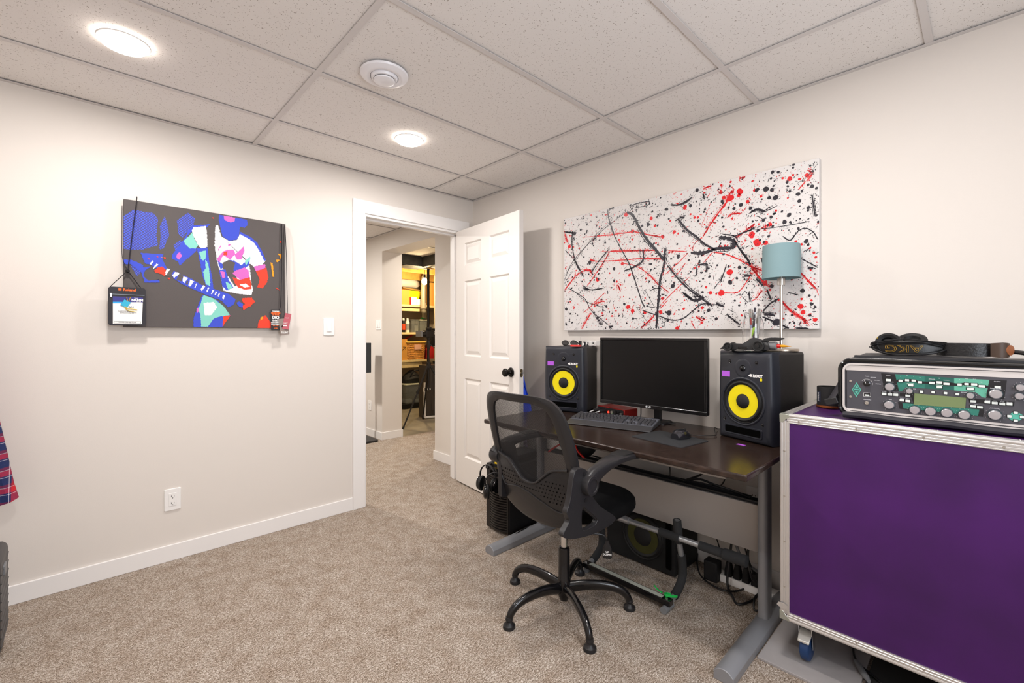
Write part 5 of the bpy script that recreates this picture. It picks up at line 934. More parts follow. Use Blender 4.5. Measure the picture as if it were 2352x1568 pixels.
# ------------------------------------------------------------ office chair (faces +x, towards the desk)
chair = thing('office_chair', 'black mesh-back office chair with raised-arch feet in front of the desk', 'chair', (1.537, 1.288, 0))
CX, CY = 1.537, 1.288
for q in range(5):
    an = math.radians(24 + 72 * q); M_ = R('Z', 24 + 72*q)
    P = cr([(.018, 0, .085), (.09, 0, .098), (.17, 0, .100), (.235, 0, .088), (.272, 0, .062), (.285, 0, .034)], 5); nP = len(P)
    a = MB(); a.M = M_; rings = []
    for i, p in enumerate(P):
        tt_ = (P[min(i+1, nP-1)] - P[max(i-1, 0)]).normalized(); up = Vector((-tt_.z, 0, tt_.x)); u = i / (nP - 1)
        hh = .026 * (1 - u) + .014 * u; ww = .0145; rings.append([tuple(p + Vector((0, 1, 0)) * ww * math.cos(v_) + up * hh * math.sin(v_)) for v_ in [2*PI*j/14 for j in range(14)]])
    a.loft(rings); lg = part('base_leg', a, DKMET, chair)
    a = MB(); a.M = M_ @ T(.285, 0, 0); a.lathe([(.024, 0), (.026, .004), (.024, .014), (.015, .022), (.013, .03), (.016, .034), (.014, .046), (.001, .048)], 24); part('foot_glide', a, BLK, lg)
a = MB(); a.lathe([(.018, .03), (.020, .035), (.028, .055), (.028, .125), (.025, .13), (.025, .255), (.023, .262), (.02, .264)], 28); part('column_sleeve', a, DKMET, chair)
a = MB(); a.cyl(.0145, .255, .40, 24); part('gas_lift', a, CHROME, chair)
a = MB(); a.box(-.08, .08, -.1, .1, .388, .428); part('seat_mechanism', a, BLK, chair, bevel=.008)
# seat
P = [(x + .092, y) for x, y in rrect(.405, .49, .15, 7)]
a = MB(); a.slab(P, [(.423, .05), (.430, .02), (.440, .008)]); part('seat_pan', a, BLK, chair)
a = MB(); a.slab(P, [(.438, .012), (.444, .002), (.460, -.002), (.480, .002), (.492, .014), (.500, .04), (.504, .09), (.503, .16)]); part('seat_cushion', a, FAB, chair)
# back frame: swept ring between an outer and an inner outline
def Xc(y, z): return 1.400 - .29 * (z - .458) + .030 * (y / .23) ** 2 - .020 * math.sin(max(0, min(1, (z - .38) / .28)) * PI) - CX
OUT = [(0, .966), (.10, .966), (.165, .958), (.20, .935), (.222, .895), (.235, .83), (.241, .76), (.241, .69), (.238, .60), (.226, .52), (.200, .462), (.15, .425), (.08, .404), (0, .399)]
INN = [(0, .934), (.09, .934), (.128, .925), (.153, .909), (.170, .876), (.182, .82), (.189, .76), (.192, .71), (.191, .678), (.165, .672), (.120, .66), (.075, .625), (.04, .598), (0, .590)]
def full(P):
    R_ = [Vector((y, z, 0)) for y, z in P]; Q = R_ + [Vector((-p.x, p.y, 0)) for p in R_[-2:0:-1]]
    return [(p.x, p.y) for p in cr(Q, 5, True)]
OO, II = full(OUT), full(INN)
n = len(OO); rings = []
for (yo, zo), (yi, zi) in zip(OO, II):
    ring = []
    L_ = math.hypot(yo - yi, zo - zi)
    for u, v_ in ((0, -.5), (0, .5), (.012, .85), (.02, 1), (.5, 1), (L_ - .02, 1), (L_ - .012, .85), (L_, .5), (L_, -.5), (L_ - .012, -.85), (L_ - .03, -1), (.5, -1), (.02, -1), (.012, -.85)):
        f = .5 if u == .5 else max(0, min(1, u / L_)); 
        if u != .5 and L_ < .05: f = min(1, max(0, u / .045 if u < .025 else 1 - (L_ - u) / .045))
        y = yo + (yi - yo) * f; z = zo + (zi - zo) * f
        ring.append((Xc(y, z) + v_ * .0125, y, z))
    rings.append(ring)
a = MB(); a.loft(rings, closed=True); bf = part('back_frame', a, CHAIRP, chair, smooth=True); bf.location = (0, .024, 0)
# ridges on the lower plate, vent holes
for P, r_ in (([(.215, .70), (.198, .60), (.178, .548), (.150, .540), (.09, .552), (.02, .548), (-.06, .520), (-.13, .495), (-.165, .502), (-.190, .545), (-.212, .62), (-.222, .70)], .0035),
              ([(.200, .68), (.165, .672), (.120, .66), (.075, .625), (.04, .598), (0, .590), (-.04, .598), (-.075, .625), (-.12, .66), (-.165, .672), (-.2, .678)], .005)):
    a = MB(); a.tube([(Xc(p.x, p.y) - .0125, p.x, p.y) for p in cr([(y, z, 0) for y, z in P], 6)], r_, 8); part('back_ridge', a, CHAIRP, bf)
a = MB(); rh = random.Random(3)
def ztop(y): 
    y = abs(y); 
    for (y0, z0), (y1, z1) in zip(INN[8:], INN[9:]):
        if y1 <= y <= y0: return z0 + (z1 - z0) * (y0 - y) / (y0 - y1)
    return .67
cnt = 0
for i in range(24):
    for j in range(7):
        y = -.195 + i * .0165 + (.008 if j % 2 else 0); z = .515 + j * .0165
        zt = ztop(y) - .016; zb = (.545 if y > -.02 else .545 + (y + .02) * .32) + .012
        if abs(y) > .185 or z > zt or z < zb: continue
        r_ = .0018 + .0014 * abs(math.sin(i * 1.3 + j)); a.M = frame((Xc(y, z) - .0130, y, z), (0, -1, 0), (0, 0, 1)); a.cyl(r_, 0, .0005, 8); cnt += 1
part('vent_hole', a, mat('hole_black', '050505', .9, spec=.05), bf, smooth=False, kind='stuff')
# mesh fabric of the back: real crossing threads
a = MB(); a.M = Matrix(); poly = II
def inside(y, z):
    c = False; j = len(poly) - 1
    for i in range(len(poly)):
        yi, zi = poly[i]; yj, zj = poly[j]
        if (zi > z) != (zj > z) and y < (yj - yi) * (z - zi) / (zj - zi) + yi: c = not c
        j = i
    return c
for ang, sp, wd in ((62, .0034, .0017), (-62, .0034, .0013)):
    dx, dz = math.cos(math.radians(ang)), math.sin(math.radians(ang)); nx, nz = -dz, dx
    k_ = -110
    for k_ in range(-125, 126):
        oy, oz = nx * sp * k_, .76 + nz * sp * k_; run = []
        for q in range(-60, 61):
            y, z = oy + dx * q * .008, oz + dz * q * .008
            if inside(y, z): run.append((y, z))
            else:
                if len(run) > 0:
                    run = [(run[0][0] - dx * .006, run[0][1] - dz * .006)] + run + [(run[-1][0] + dx * .006, run[-1][1] + dz * .006)]
                    vs = []; 
                    for yy, zz in run: vs += [(Xc(yy, zz), yy + nx * wd/2, zz + nz * wd/2), (Xc(yy, zz), yy - nx * wd/2, zz - nz * wd/2)]
                    a.add(vs, [(2*i, 2*i+1, 2*i+3, 2*i+2) for i in range(len(run) - 1)])
                run = []
part('back_mesh', a, mat('mesh_thread', '1a191b', .7), bf, smooth=False, kind='stuff')
# side brackets and flip-up arms
BR = [(1.273,.715),(1.307,.719),(1.345,.700),(1.362,.655),(1.375,.603),(1.431,.545),(1.527,.480),(1.515,.462),(1.48,.455),(1.377,.455),(1.27,.472),(1.223,.488),(1.205,.505),(1.222,.525),(1.241,.546),(1.226,.577),(1.238,.60),(1.250,.635),(1.258,.675)]
HO = [(1.318,.572),(1.345,.557),(1.404,.508),(1.400,.492),(1.388,.486),(1.325,.486),(1.312,.52)]
for s_ in (-1, 1):
    yb = s_ * .262 if s_ < 0 else .222
    fx = 0 if s_ < 0 else .09
    a = MB(); M_ = Matrix(((1,0,0,-CX),(0,0,-1,0),(0,1,0,0),(0,0,0,1)))
    # plate with a hole: strips between outer contour and hole contour
    BRs = [(max(p.x, 1.262 if s_ > 0 else 0) + fx, p.y) for p in cr([(x, y, 0) for x, y in BR], 3, True)]
    hc = (sum(p[0] for p in HO)/len(HO), sum(p[1] for p in HO)/len(HO))
    HOs = []
    HOf = [(p.x + fx, p.y) for p in cr([(x, y, 0) for x, y in HO], 6, True)]
    y0, y1 = yb - .011, yb + .011
    def at_angle(poly, u):
        dx, dz = math.cos(u), math.sin(u); best = 0
        for (ax, az), (bx_, bz_) in zip(poly, poly[1:] + poly[:1]):
            ex, ez = bx_ - ax, bz_ - az; den = dx * ez - dz * ex
            if abs(den) < 1e-12: continue
            qx, qz = ax - hcx, az - hcz; tt = (qx * ez - qz * ex) / den; ss = (qx * dz - qz * dx) / den
            if tt > 0 and -1e-6 <= ss <= 1 + 1e-6: best = max(best, tt)
        return hcx + dx * best, hcz + dz * best
    hcx, hcz = hc[0] + fx, hc[1]
    angs = sorted(set([round(math.atan2(z - hcz, x - hcx), 4) for x, z in BRs] + [round(-PI + 2*PI*j/60, 4) for j in range(60)]))
    loA = [at_angle(BRs, u) for u in angs]; loB = [at_angle(HOf, u) for u in angs]; nA = len(angs)
    b2 = MB(); b2.loft([[(x - CX, y0, z) for x, z in loA], [(x - CX, y1, z) for x, z in loA], [(x - CX, y1, z) for x, z in loB], [(x - CX, y0, z) for x, z in loB]], closed=True)
    o_ = part('side_bracket', b2, CHAIRP, chair)
    bv = o_.modifiers.new('bevel', 'BEVEL'); bv.width = .003; bv.segments = 2; bv.limit_method = 'ANGLE'
    for x, z in ((1.325, .695), (1.335, .595)):
        b2 = MB(); b2.M = T(x - CX + fx, yb + s_*.011, z) @ R('X', -90 * s_); b2.cyl(.008, 0, .002, 14); part('bolt_cap', b2, BLK, o_)
    b2 = MB(); b2.tube([(p.x - CX + fx, yb, p.y) for p in cr([(x, z, 0) for x, z in HO], 5, True)], .007, 8, True); part('hole_rim', b2, BLK, o_)
    # pivot drum and arm
    b2 = MB(); b2.M = T(1.342 - CX + fx * .4, yb + (0 if s_ < 0 else .026), .652) @ R('X', -90 * s_); b2.lathe([(.034, -.014), (.037, .0), (.037, .036), (.035, .040), (.026, .041), (.025, .038), (.001, .039)], 28); ar = part('arm_pivot', b2, CHAIRP, chair)
    AP = cr([(1.340, .648, .075), (1.372, .674, .070), (1.43, .697, .050), (1.50, .708, .036), (1.58, .711, .030), (1.66, .703, .028), (1.685, .697, .018)], 5); rings = []
    for i, p in enumerate(AP):
        t_ = (AP[min(i+1, len(AP)-1)] - AP[max(i-1, 0)]); t_.z = 0; t_.normalize(); up = Vector((-t_.y, 0, t_.x)); u = i / (len(AP) - 1); hw = .022 + .018 * min(1, max(0, (u - .25) * 2.5)); hw *= 1 if u < .93 else .8
        c = Vector((p.x - CX + fx * .3 * (1 - u), yb + (0 if s_ < 0 else .03) + s_ * (.016 - .008 * u), p.y)); hh = p.z / 2
        rings.append([tuple(c + Vector((0,1,0)) * hw * math.copysign(abs(math.cos(v_)) ** .7, math.cos(v_)) + up * hh * math.copysign(abs(math.sin(v_)) ** .7, math.sin(v_))) for v_ in [2*PI*j/16 for j in range(16)]])
    b2 = MB(); b2.loft(rings); part('armrest', b2, CHAIRP, ar)
    b2 = MB(); b2.slab(rrect(.15, .064, .024, cx=1.60 - CX, cy=yb + (0 if s_ < 0 else .03) + s_*.009), [(.7235, 0), (.7265, .001), (.728, .006)]); part('arm_pad', b2, BLKR, ar)
a = MB(); a.tube(cr([(-.02, -.12, .37), (.03, -.17, .365), (.045, -.185, .355), (.052, -.19, .335)], 5), .004, 8); part('height_lever', a, BLK, chair)
PM = T(.052, -.192, .295) @ R('Z', -56)
a = MB(); a.M = PM; a.loft([[(x*k_, y, z) for x, y in rrect(.042, .012, .005)] for z, k_ in ((-.030, .7), (-.024, .95), (-.01, 1), (.012, .85), (.036, .35), (.045, .2))]); part('lever_paddle', a, BLK, chair)
LM = PM @ FRONT(0, -.0065, -.008)
text('UP\nDOWN', .0105, WHITE, chair, LM, name='lever_icon', bold=.0004)
# ------------------------------------------------------------ flight case
fc = thing('flight_case', 'large purple flight case with aluminium edges on wheels at the right', 'case', (1.85, .52, 0), -90)
FW, FD, Z0, Z1 = .70, .51, .156, .904     # local x right (towards -Y), y back
a = MB(); a.box(.003, FW - .003, .003, FD - .003, Z0 + .003, Z1 - .003); part('panel_box', a, PURPLE, fc, smooth=False)
ew = .030
def rail(p0, p1, n1, n2):   # grooved L extrusion along p0-p1 lying in planes n1 and n2 (unit vectors pointing inward from the edge)
    p0, p1, n1, n2 = Vector(p0), Vector(p1), Vector(n1), Vector(n2); a = MB()
    sec = [(0, 0)]; 
    prof1 = [(0, .0), (.004, .001), (.008, .0), (.0095, -.0008), (.011, .0006), (.0165, .0006), (.018, -.0008), (.0195, .0006), (.0245, .0006), (.026, -.0008), (.0275, .0004), (ew, .0)]
    out = []
    for u, h_ in reversed(prof1): out.append(n1 * u - n2 * (.0012 + h_))
    out.append(-(n1 + n2) * .0006)
    for u, h_ in prof1: out.append(n2 * u - n1 * (.0012 + h_))
    inn = [n2 * ew + n1 * .003, n1 * .003 + n2 * .003, n1 * ew + n2 * .003]
    ring = out + inn
    a.loft([[tuple(p + q) for q in ring] for p in (p0, p1)]); return part('edge_rail', a, ALU, fc, smooth=False)
X_, Y_, Z_ = Vector((1,0,0)), Vector((0,1,0)), Vector((0,0,1))
g = .022
rail((g, 0, Z1), (FW - g, 0, Z1), Y_, -Z_); rail((g, 0, Z0), (FW - g, 0, Z0), Y_, Z_); rail((0, 0, Z0 + g), (0, 0, Z1 - g), X_, Y_); rail((FW, 0, Z0 + g), (FW, 0, Z1 - g), -X_, Y_)
rail((0, g, Z1), (0, FD - g, Z1), X_, -Z_); rail((FW, g, Z1), (FW, FD - g, Z1), -X_, -Z_); rail((0, g, Z0), (0, FD - g, Z0), X_, Z_); rail((g, FD, Z1), (FW - g, FD, Z1), -Y_, -Z_); rail((0, FD, Z0 + g), (0, FD, Z1 - g), X_, -Y_)
for cx_, sx in ((0, 1), (FW, -1)):
    for cy_, sy in ((0, 1), (FD, -1)):
        for cz_, sz in ((Z0, 1), (Z1, -1)):
            a = MB(); a.M = Matrix(((sx, 0, 0, cx_), (0, sy, 0, cy_), (0, 0, sz, cz_), (0, 0, 0, 1)))
            n_ = 6; L_ = .030
            for A_, B_, C_ in (((1,0,0),(0,1,0),(0,0,1)), ((0,1,0),(0,0,1),(1,0,0)), ((0,0,1),(1,0,0),(0,1,0))):
                A_, B_, C_ = Vector(A_), Vector(B_), Vector(C_); o_ = -.0022
                a.loft([[tuple(C_ * o_ + q) for q in (A_*o_+B_*o_, A_*L_+B_*o_, A_*L_+B_*.010, A_*.018+B_*.018, A_*.010+B_*L_, A_*o_+B_*L_)], [tuple(C_ * .001 + q) for q in (A_*.001+B_*.001, A_*L_+B_*.001, A_*L_+B_*.010, A_*.018+B_*.018, A_*.010+B_*L_, A_*.001+B_*L_)]])
            part('corner_cap', a, mat('zinc_corner', 'b5b8ad', .35, .8), fc, bevel=.002)
def rivet(x, y, z, ax):
    a = MB(); a.M = T(x, y, z) @ {'f': R('X', 90), 't': Matrix(), 'l': R('Y', -90)}[ax]; a.lathe([(.0036, 0), (.0032, .0012), (.0014, .0014), (.0013, .0004), (.0001, .0004)], 12); part('rivet', a, STEEL, fc)
for i in range(4): x = .06 + i * .165; rivet(x, -.0016, Z1 - .021, 'f'); rivet(x, -.0016, Z0 + .021, 'f'); rivet(x + .03, .021, Z1 + .0016, 't')
for i in range(4): z = Z0 + .12 + i * .165; rivet(.014, -.0016, z, 'f'); rivet(-.0016, .021, z, 'l')
a = MB(); a.M = T(.008, -.004, Z0 + .055); a.prism([(-.018, -.008), (-.012, .004), (.004, .006), (.018, 0), (.014, -.014), (.0, -.018)], 0, .001); a.v = [(x, -.0055 + (z - (Z0 + .055)) * .3, Z0 + .055 + (y + .004)) for x, y, z in a.v]; part('foil_scrap', a, ALU, fc, label='torn silver foil scrap')
def caster(x, y):
    a = MB(); a.M = T(x, y, 0); a.box(-.04, .04, -.035, .035, Z0 - .004, Z0); pl = part('caster_plate', a, STEEL, fc, bevel=.001)
    a = MB(); a.M = T(x, y, 0); a.cyl(.024, Z0 - .018, Z0 - .004, 20)
    for s_ in (-1, 1): a.loft([[(s_*.019, -.022, Z0 - .018), (s_*.022, -.022, Z0 - .018), (s_*.022, .026, Z0 - .018), (s_*.019, .026, Z0 - .018)], [(s_*.019, .000, .045), (s_*.022, .000, .045), (s_*.022, .03, .045), (s_*.019, .03, .045)]])
    part('fork', a, CHROME, fc, bevel=.001)
    a = MB(); a.M = T(x, y + .012, .050) @ R('Y', 90); a.lathe([(.012, -.016), (.040, -.016), (.0485, -.012), (.050, 0), (.0485, .012), (.040, .016), (.012, .016)], 32); part('wheel', a, mat('blue_wheel', '1c3a66', .45), fc, label='dark blue wheel')
    a = MB(); a.M = T(x, y - .008, 0); a.loft([[(-.018, -.034, .082), (.018, -.034, .082), (.018, -.034, .090), (-.018, -.034, .090)], [(-.02, -.004, .104), (.02, -.004, .104), (.02, -.004, .110), (-.02, -.004, .110)], [(-.02, .01, .108), (.02, .01, .108), (.02, .01, .114), (-.02, .01, .114)]]); part('brake_lever', a, mat('brake_white', 'd9d6cf', .35, .4), fc, bevel=.002)
for x in (.067, FW - .067):
    for y in (.066, FD - .066): caster(x, y)
fc.location = (1.85, .52, .0105)
# tiles under the case
TL = mat('floor_tile_grey', '9d9897', .55, var=.1, vscale=7)
for nm, lb, x0, x1, y0, y1, z0 in (('loose_tile', 'large loose grey floor tile under the left wheels of the flight case', 1.81, 2.36, .295, .585, .0), ('loose_tile', 'dark grey floor tile, the one further right under the flight case', 1.80, 2.36, -.19, .289, .0)):
    a = MB(); cx_, cy_ = (x0+x1)/2, (y0+y1)/2; a.box(x0-cx_, x1-cx_, y0-cy_, y1-cy_, 0, .0095); o = part(nm, a, TL, bevel=.0015, smooth=False); o.location = (cx_, cy_, z0); tag(o, lb, 'tile')
o.hide_render = False
bpy.data.objects.remove(o)
a = MB(); a.box(-.28, .28, -.22, .22, 0, .0095); o = part('floor_mat', a, mat('dark_mat', '2a2827', .9), bevel=.001, smooth=False); o.location = (2.10, .065, 0); tag(o, 'dark mat under the right wheels of the flight case', 'mat')
cable([(2.2, .36, .016), (2.05, .33, .016), (1.98, .26, .018), (1.93, .18, .018)], .004, 'black cable lying under the flight case')
t = thing('inline_connector', 'dark grey connector lying under the flight case', 'connector', (1.985, .30, .0100), 30); a = MB(); a.M = T(0, 0, .010) @ R('Y', 90); a.lathe([(.006, -.05), (.01, -.03), (.01, .03), (.007, .05)], 14); part('connector', a, GREYP, t)
t = thing('power_adapter', 'black adapter with a white sticker under the flight case', 'adapter', (1.95, .14, .0100), 20); a = MB(); a.box(-.05, .05, -.03, .03, 0, .03); part('brick', a, BLKM, t, bevel=.005); a = MB(); a.box(-.02, .03, -.031, -.02, .008, .031); part('sticker', a, PAPER, t)
# ------------------------------------------------------------ rack bag with amplifier panel
rk = thing('rack_bag', 'black soft rack bag holding a dark amplifier with green markings', 'rack case', (1.94, .34, .9155), -90)
NY = mat('black_nylon')
BW = .503; ZB, ZT = .018, .192     # frame outer extents
def rr3(w_, h_, r_, y, cx_=.2445, cz=(ZB + ZT)/2): return [(x, y, z) for x, z in rrect(w_, h_, r_, 6, cx_, cz)]
a = MB(); cz = (ZB + ZT)/2
a.loft([rr3(BW + .016, .196, .03, .0)[::-1], rr3(BW + .020, .200, .03, .03)[::-1], rr3(BW + .02, .2, .03, .37)[::-1], rr3(BW - .0, .18, .03, .385)[::-1]][::1]); 
for i in range(len(a.v)):
    x, y, z = a.v[i]; a.v[i] = (x, y, max(.0005, z))
a.M = Matrix(); body = part('bag_body', a, NY, rk)
a = MB(); a.tube([(x, -.004, max(.007, z)) for x, y, z in rr3(BW + .016, .194, .032, 0)], .006, 8, True); part('zip_piping', a, BLKG, rk)
a = MB(); a.tube([(x, -.010, .0115 + .0015 * math.sin(x * 30)) for x in [-.005 + .5 * j / 24 for j in range(25)]], .0105, 8); part('lower_fold', a, NY, rk)
FRM = mat('frame_aluminium', 'd9d4d2', .38, .55)
def ringf(o, i_, y0, y1):
    a = MB(); a.loft([rr3(*o, y1), rr3(*o, y0), rr3(*i_, y0), rr3(*i_, y1)], cap=False, closed=False); return a
part('rack_frame', ringf((BW, ZT - ZB, .026), (BW - .012, ZT - ZB - .012, .021), -.008, .02), FRM, rk)
a = MB(); a.box(.001, .488, -.0015, .004, .0265, .0335); a.box(.001, .488, -.004, .006, .1665, .184); part('frame_lip', a, FRM, rk)
PZ = .0295                                       # data origin z=.945 -> local .0295
a = MB(); a.box(.004, .487, -.0025, .01, .033, .167); part('amplifier_panel', a, mat('panel_grey', '4b4a50', .45, .2), rk, bevel=.001, label='dark grey amplifier front panel')
RC = {'black': '17161a', 'green1': '1f5a50', 'green2': '2c7163', 'green3': '5ba58d', 'pale': '9fc4b4', 'teal': '55ab97', 'plate': '355a58', 'white': 'dcdcdc'}
ro = list(RC); a = MB()
for i, (c, P) in enumerate(RACK_POLY):
    a.k = ro.index(c); a.ngon([(x/1e4, -.0028 - i * .00004, y/1e4 + PZ) for x, y in P])
part('panel_print', a, [mat('panel_' + c, RC[c], .45) for c in ro], rk, smooth=False)
KNB = mat('knob_silver', 'c2bfc4', .3, .8)
for x, y, r_ in RACK_KNOBS:
    x, y, r_ = x/1e4, y/1e4 + PZ, r_/1e4
    if r_ > .0100 or True:
        a = MB(); a.M = FRONT(x, -.0036, y); kk = 1.5 if x > .455 else 1.12; a.lathe([(r_*kk, 0), (r_*kk, .0002), (r_*.9, .0002)], 30, False); part('dial_ring', a, mat('ring_' + ('t' if x > .455 else 'g'), '3f9b88' if x > .455 else '24383c', .4), rk)
    a = MB(); a.M = FRONT(x, -.0036, y); a.lathe([(r_*1.02, 0), (r_, .002), (r_*.96, .011), (r_*.84, .0125), (.0001, .0128)], 26); part('knob', a, KNB, rk)
    if r_ > .0078:
        a = MB(); a.M = FRONT(x, -.0036, y)
        for q in range(11):
            u = math.radians(-55 + 290 * q / 10); a.box(r_*1.45*math.cos(u) - .0004, r_*1.45*math.cos(u) + .0004, r_*1.45*math.sin(u) - .0004, r_*1.45*math.sin(u) + .0004, 0, .0003)
        part('dial_ticks', a, WHITE, rk)
BTN = mat('button_white', 'd5dad6', .4)
for x, y, w_, h_ in RACK_BUTTONS:
    x, y, w_, h_ = x/1e4, y/1e4 + PZ, w_/1e4 * .92, h_/1e4
    a = MB(); a.M = FRONT(x, -.0036, y); a.prism(rrect(w_ * 1.25, h_ * 1.35, .0008, 2), 0, .0005); part('button_well', a, BLKM, rk)
    a = MB(); a.M = FRONT(x, -.0036, y); a.loft([[(u, v_, z) for u, v_ in rrect(w_ - i_, h_ - i_, .0006, 2)] for z, i_ in ((0, 0), (.0022, 0), (.0028, .0006))]); part('button', a, BTN, rk)
for x, y, s_, tx in RACK_TEXT: text(tx, s_/1e4 * .88, mat('print_white', 'd8dad8', .5), rk, FRONT(x/1e4, -.0046, y/1e4 + PZ), extrude=.0001)
def rp(px, py): # helper for pieces located from the printed layout
    return px, py
a = MB(); P = [(x/1e4, y/1e4 + PZ) for x, y in RACK_SCREEN]; a.loft([[(x, -.0038, y) for x, y in P], [(x, -.0046, y) for x, y in P]]); part('display', a, mat('lcd_green', '6f7e55', .25), rk, smooth=False, label='olive green display')
kx, ky = RACK_ROT[0]/1e4, RACK_ROT[1]/1e4 + PZ
a = MB(); a.M = FRONT(kx, -.0028, ky); a.lathe([(.0095, 0), (.0095, .002), (.0072, .003), (.0066, .013), (.0001, .0138)], 24); part('selector_knob', a, BLKG, rk)
a = MB(); a.M = FRONT(kx, -.0028, ky) @ R('Z', 20); a.box(-.0005, .0005, .002, .014, .0138, .0142); part('pointer', a, WHITE, rk)
a = MB(); a.M = FRONT(kx, -.003, ky); a.tube([(.0155*math.cos(math.radians(u)), .0155*math.sin(math.radians(u)), 0) for u in range(-20, 160, 12)], .0003, 4); part('dial_arc', a, WHITE, rk)
for n_, (x, y) in enumerate(RACK_SCREWS):
    a = MB(); a.M = FRONT(x/1e4, -.0025, y/1e4 + PZ); a.lathe([(.0045, 0), (.004, .0018), (.002, .0022), (.0017, .0008), (.0001, .0008)], 14); part('rack_screw', a, STEEL, rk)
x, y = RACK_JACK; a = MB(); a.M = FRONT(x/1e4, -.003, y/1e4 + PZ); a.lathe([(.0062, 0), (.006, .003), (.0035, .0034), (.003, .0006), (.0001, .0006)], 8); part('headphone_socket', a, STEEL, rk)
x, y = RACK_USB; a = MB(); a.M = FRONT(x/1e4, -.0042, y/1e4 + PZ); a.prism(rrect(.0115, .0048, .0005, 2), 0, .0005); part('usb_socket', a, BTN, rk)
a = MB()
for x_ in (.205, .222, .248, .265): a.M = FRONT(x_, -.0085, .0135); a.lathe([(.003, 0), (.0026, .0012), (.0001, .0014)], 10)
part('latch_rivets', a, STEEL, rk)
# flap and straps of the bag
def sheet(name, x0, x1, y0, y1, zf, th, m_, parent, nx=26, ny=10):
    a = MB(); top = []; 
    vs = [(x0 + (x1-x0)*i/nx, y0 + (y1-y0)*j/ny) for j in range(ny+1) for i in range(nx+1)]
    N = len(vs); V = [(x, y, zf(x, y) + th) for x, y in vs] + [(x, y, zf(x, y)) for x, y in vs]; F = []
    for j in range(ny):
        for i in range(nx):
            q = j*(nx+1)+i; F.append((q, q+1, q+nx+2, q+nx+1)); F.append((N+q, N+q+nx+1, N+q+nx+2, N+q+1))
    for i in range(nx): F.append((i, N+i, N+i+1, i+1)); q = ny*(nx+1)+i; F.append((q, q+1, N+q+1, N+q))
    for j in range(ny): q = j*(nx+1); F.append((q, q+nx+1, N+q+nx+1, N+q)); q += nx; F.append((q, N+q, N+q+nx+1, q+nx+1))
    a.add(V, F); return part(name, a, m_, parent)
sheet('rolled_flap', .0, .50, .0, .36, lambda x, y: .199 + .004*math.sin(x*14 + 1) * min(1, y*8) + .002*math.sin(y*40), .006, NY, rk)
sheet('folded_flap', .02, .49, .03, .34, lambda x, y: .208 + .005*math.sin(x*11) * min(1, y*6) + .002*math.sin(y*30 + x*20), .008, mat('black_flap', '2b2a2d', .55, bump=.3, bscale=300), rk)
a = MB(); a.tube([(x, .012 + .004*math.sin(x*20), .2065 + .002*math.sin(x*17)) for x in [.01 + .48*j/20 for j in range(21)]], .003, 6); part('flap_zip', a, BLKG, rk)
a = MB(); a.tube(cr([(.0, .05, .17), (-.018, .03, .12), (-.032, .015, .085), (-.045, .0, .055)], 5), .014, 8, flat=.2); part('shoulder_strap', a, NY, rk)
a = MB(); a.M = T(-.040, -.006, .052) @ R('Y', -20); a.box(-.02, .02, -.006, .006, -.012, .012); part('buckle', a, BLK, rk, bevel=.003); a = MB(); a.tube([(-.055, -.004, .046), (-.02, .0, .05), (-.008, .0, .06)], .006, 8, flat=.5); part('strap_tail', a, BLK, rk)
# ------------------------------------------------------------ headphones, strap and cup
HZ = .9155 + .219
t = thing('headphones', 'black headphones lettered AKG upside down on the rack bag', 'headphones', (2.07, .188, HZ), -90)
a = MB(); n_ = 24
ringsO = []
for i in range(n_ + 1):
    u = -1 + 2 * i / n_; x = .092 * u; y = -.030 * (1 - u*u) ; hh = .0225 * (1 - .5 * abs(u) ** 3); zc_ = .0245 + .003 * u * u
    ringsO.append([(x, y, zc_ - hh), (x, y - .0012, zc_), (x, y, zc_ + hh), (x, y + .003, zc_ + hh), (x, y + .003, zc_ - hh)])
a.loft(ringsO); part('headband_pad', a, mat('black_leather', '131213', .35, bump=.15, bscale=300), t)
GOLD = mat('gold_print', 'c9a03c', .35, .6)
cu = text('AKG', .034, GOLD, t, Matrix(), outline=.00045, sx=1.45)
for v_ in cu.data.vertices:
    x, z = -v_.co.x, -v_.co.y; v_.co = Vector((x - .008, -.030 * (1 - (x/.092)**2) - .0034 - v_.co.z, .0245 + z))
for y0, z0, rr_, tl in ((.0, .050, .036, 25), (.045, .052, .040, 70)):
    x0 = -.05 if tl == 25 else .008
    M_ = T(x0, y0 + .01, z0 - .012) @ R('Y', -20 if tl == 25 else 0) @ R('X', 80 if tl == 25 else 35) 
    a = MB(); a.M = M_; a.lathe([(.001, -.016), (rr_*.8, -.016), (rr_*.98, -.008), (rr_, 0)], 28); part('ear_cup', a, BLK, t)
    a = MB(); a.M = M_; a.lathe([(rr_*1.0, 0), (rr_*1.08, .006), (rr_*1.05, .016), (rr_*.85, .022), (rr_*.6, .018), (rr_*.5, .010), (.001, .010)], 32); part('ear_pad', a, BLKR, t)
a = MB(); a.M = T(-.078, .0, .045); a.box(-.004, .004, -.003, .0, -.01, .016); part('yellow_mark', a, YELF, t)
for k_, (rx, ry, zf_, zb_) in enumerate(((.100, .056, .049, .052), (.097, .052, .045, .03), (.103, .062, .003, .03), (.099, .058, .055, .048), (.101, .054, .0025, .018), (.105, .05, .040, .05))):
    a = MB(); P = []
    for j in range(40):
        u = 2*PI*j/40; P.append((rx*math.cos(u) + .003*math.sin(3*u + k_), .012 + ry*math.sin(u), max(.002, (zf_ + zb_) / 2 - (zf_ - zb_) / 2 * math.sin(u) * (1 if k_ != 5 else .3) - (.010 * math.cos(u) ** 2 if zf_ > .03 else -.012 * math.cos(u) ** 2) + .0015*math.sin(5*u + k_))))
    a.tube(P, .0019, 6, True); part('cable_loop', a, BLK, t)
a = MB()
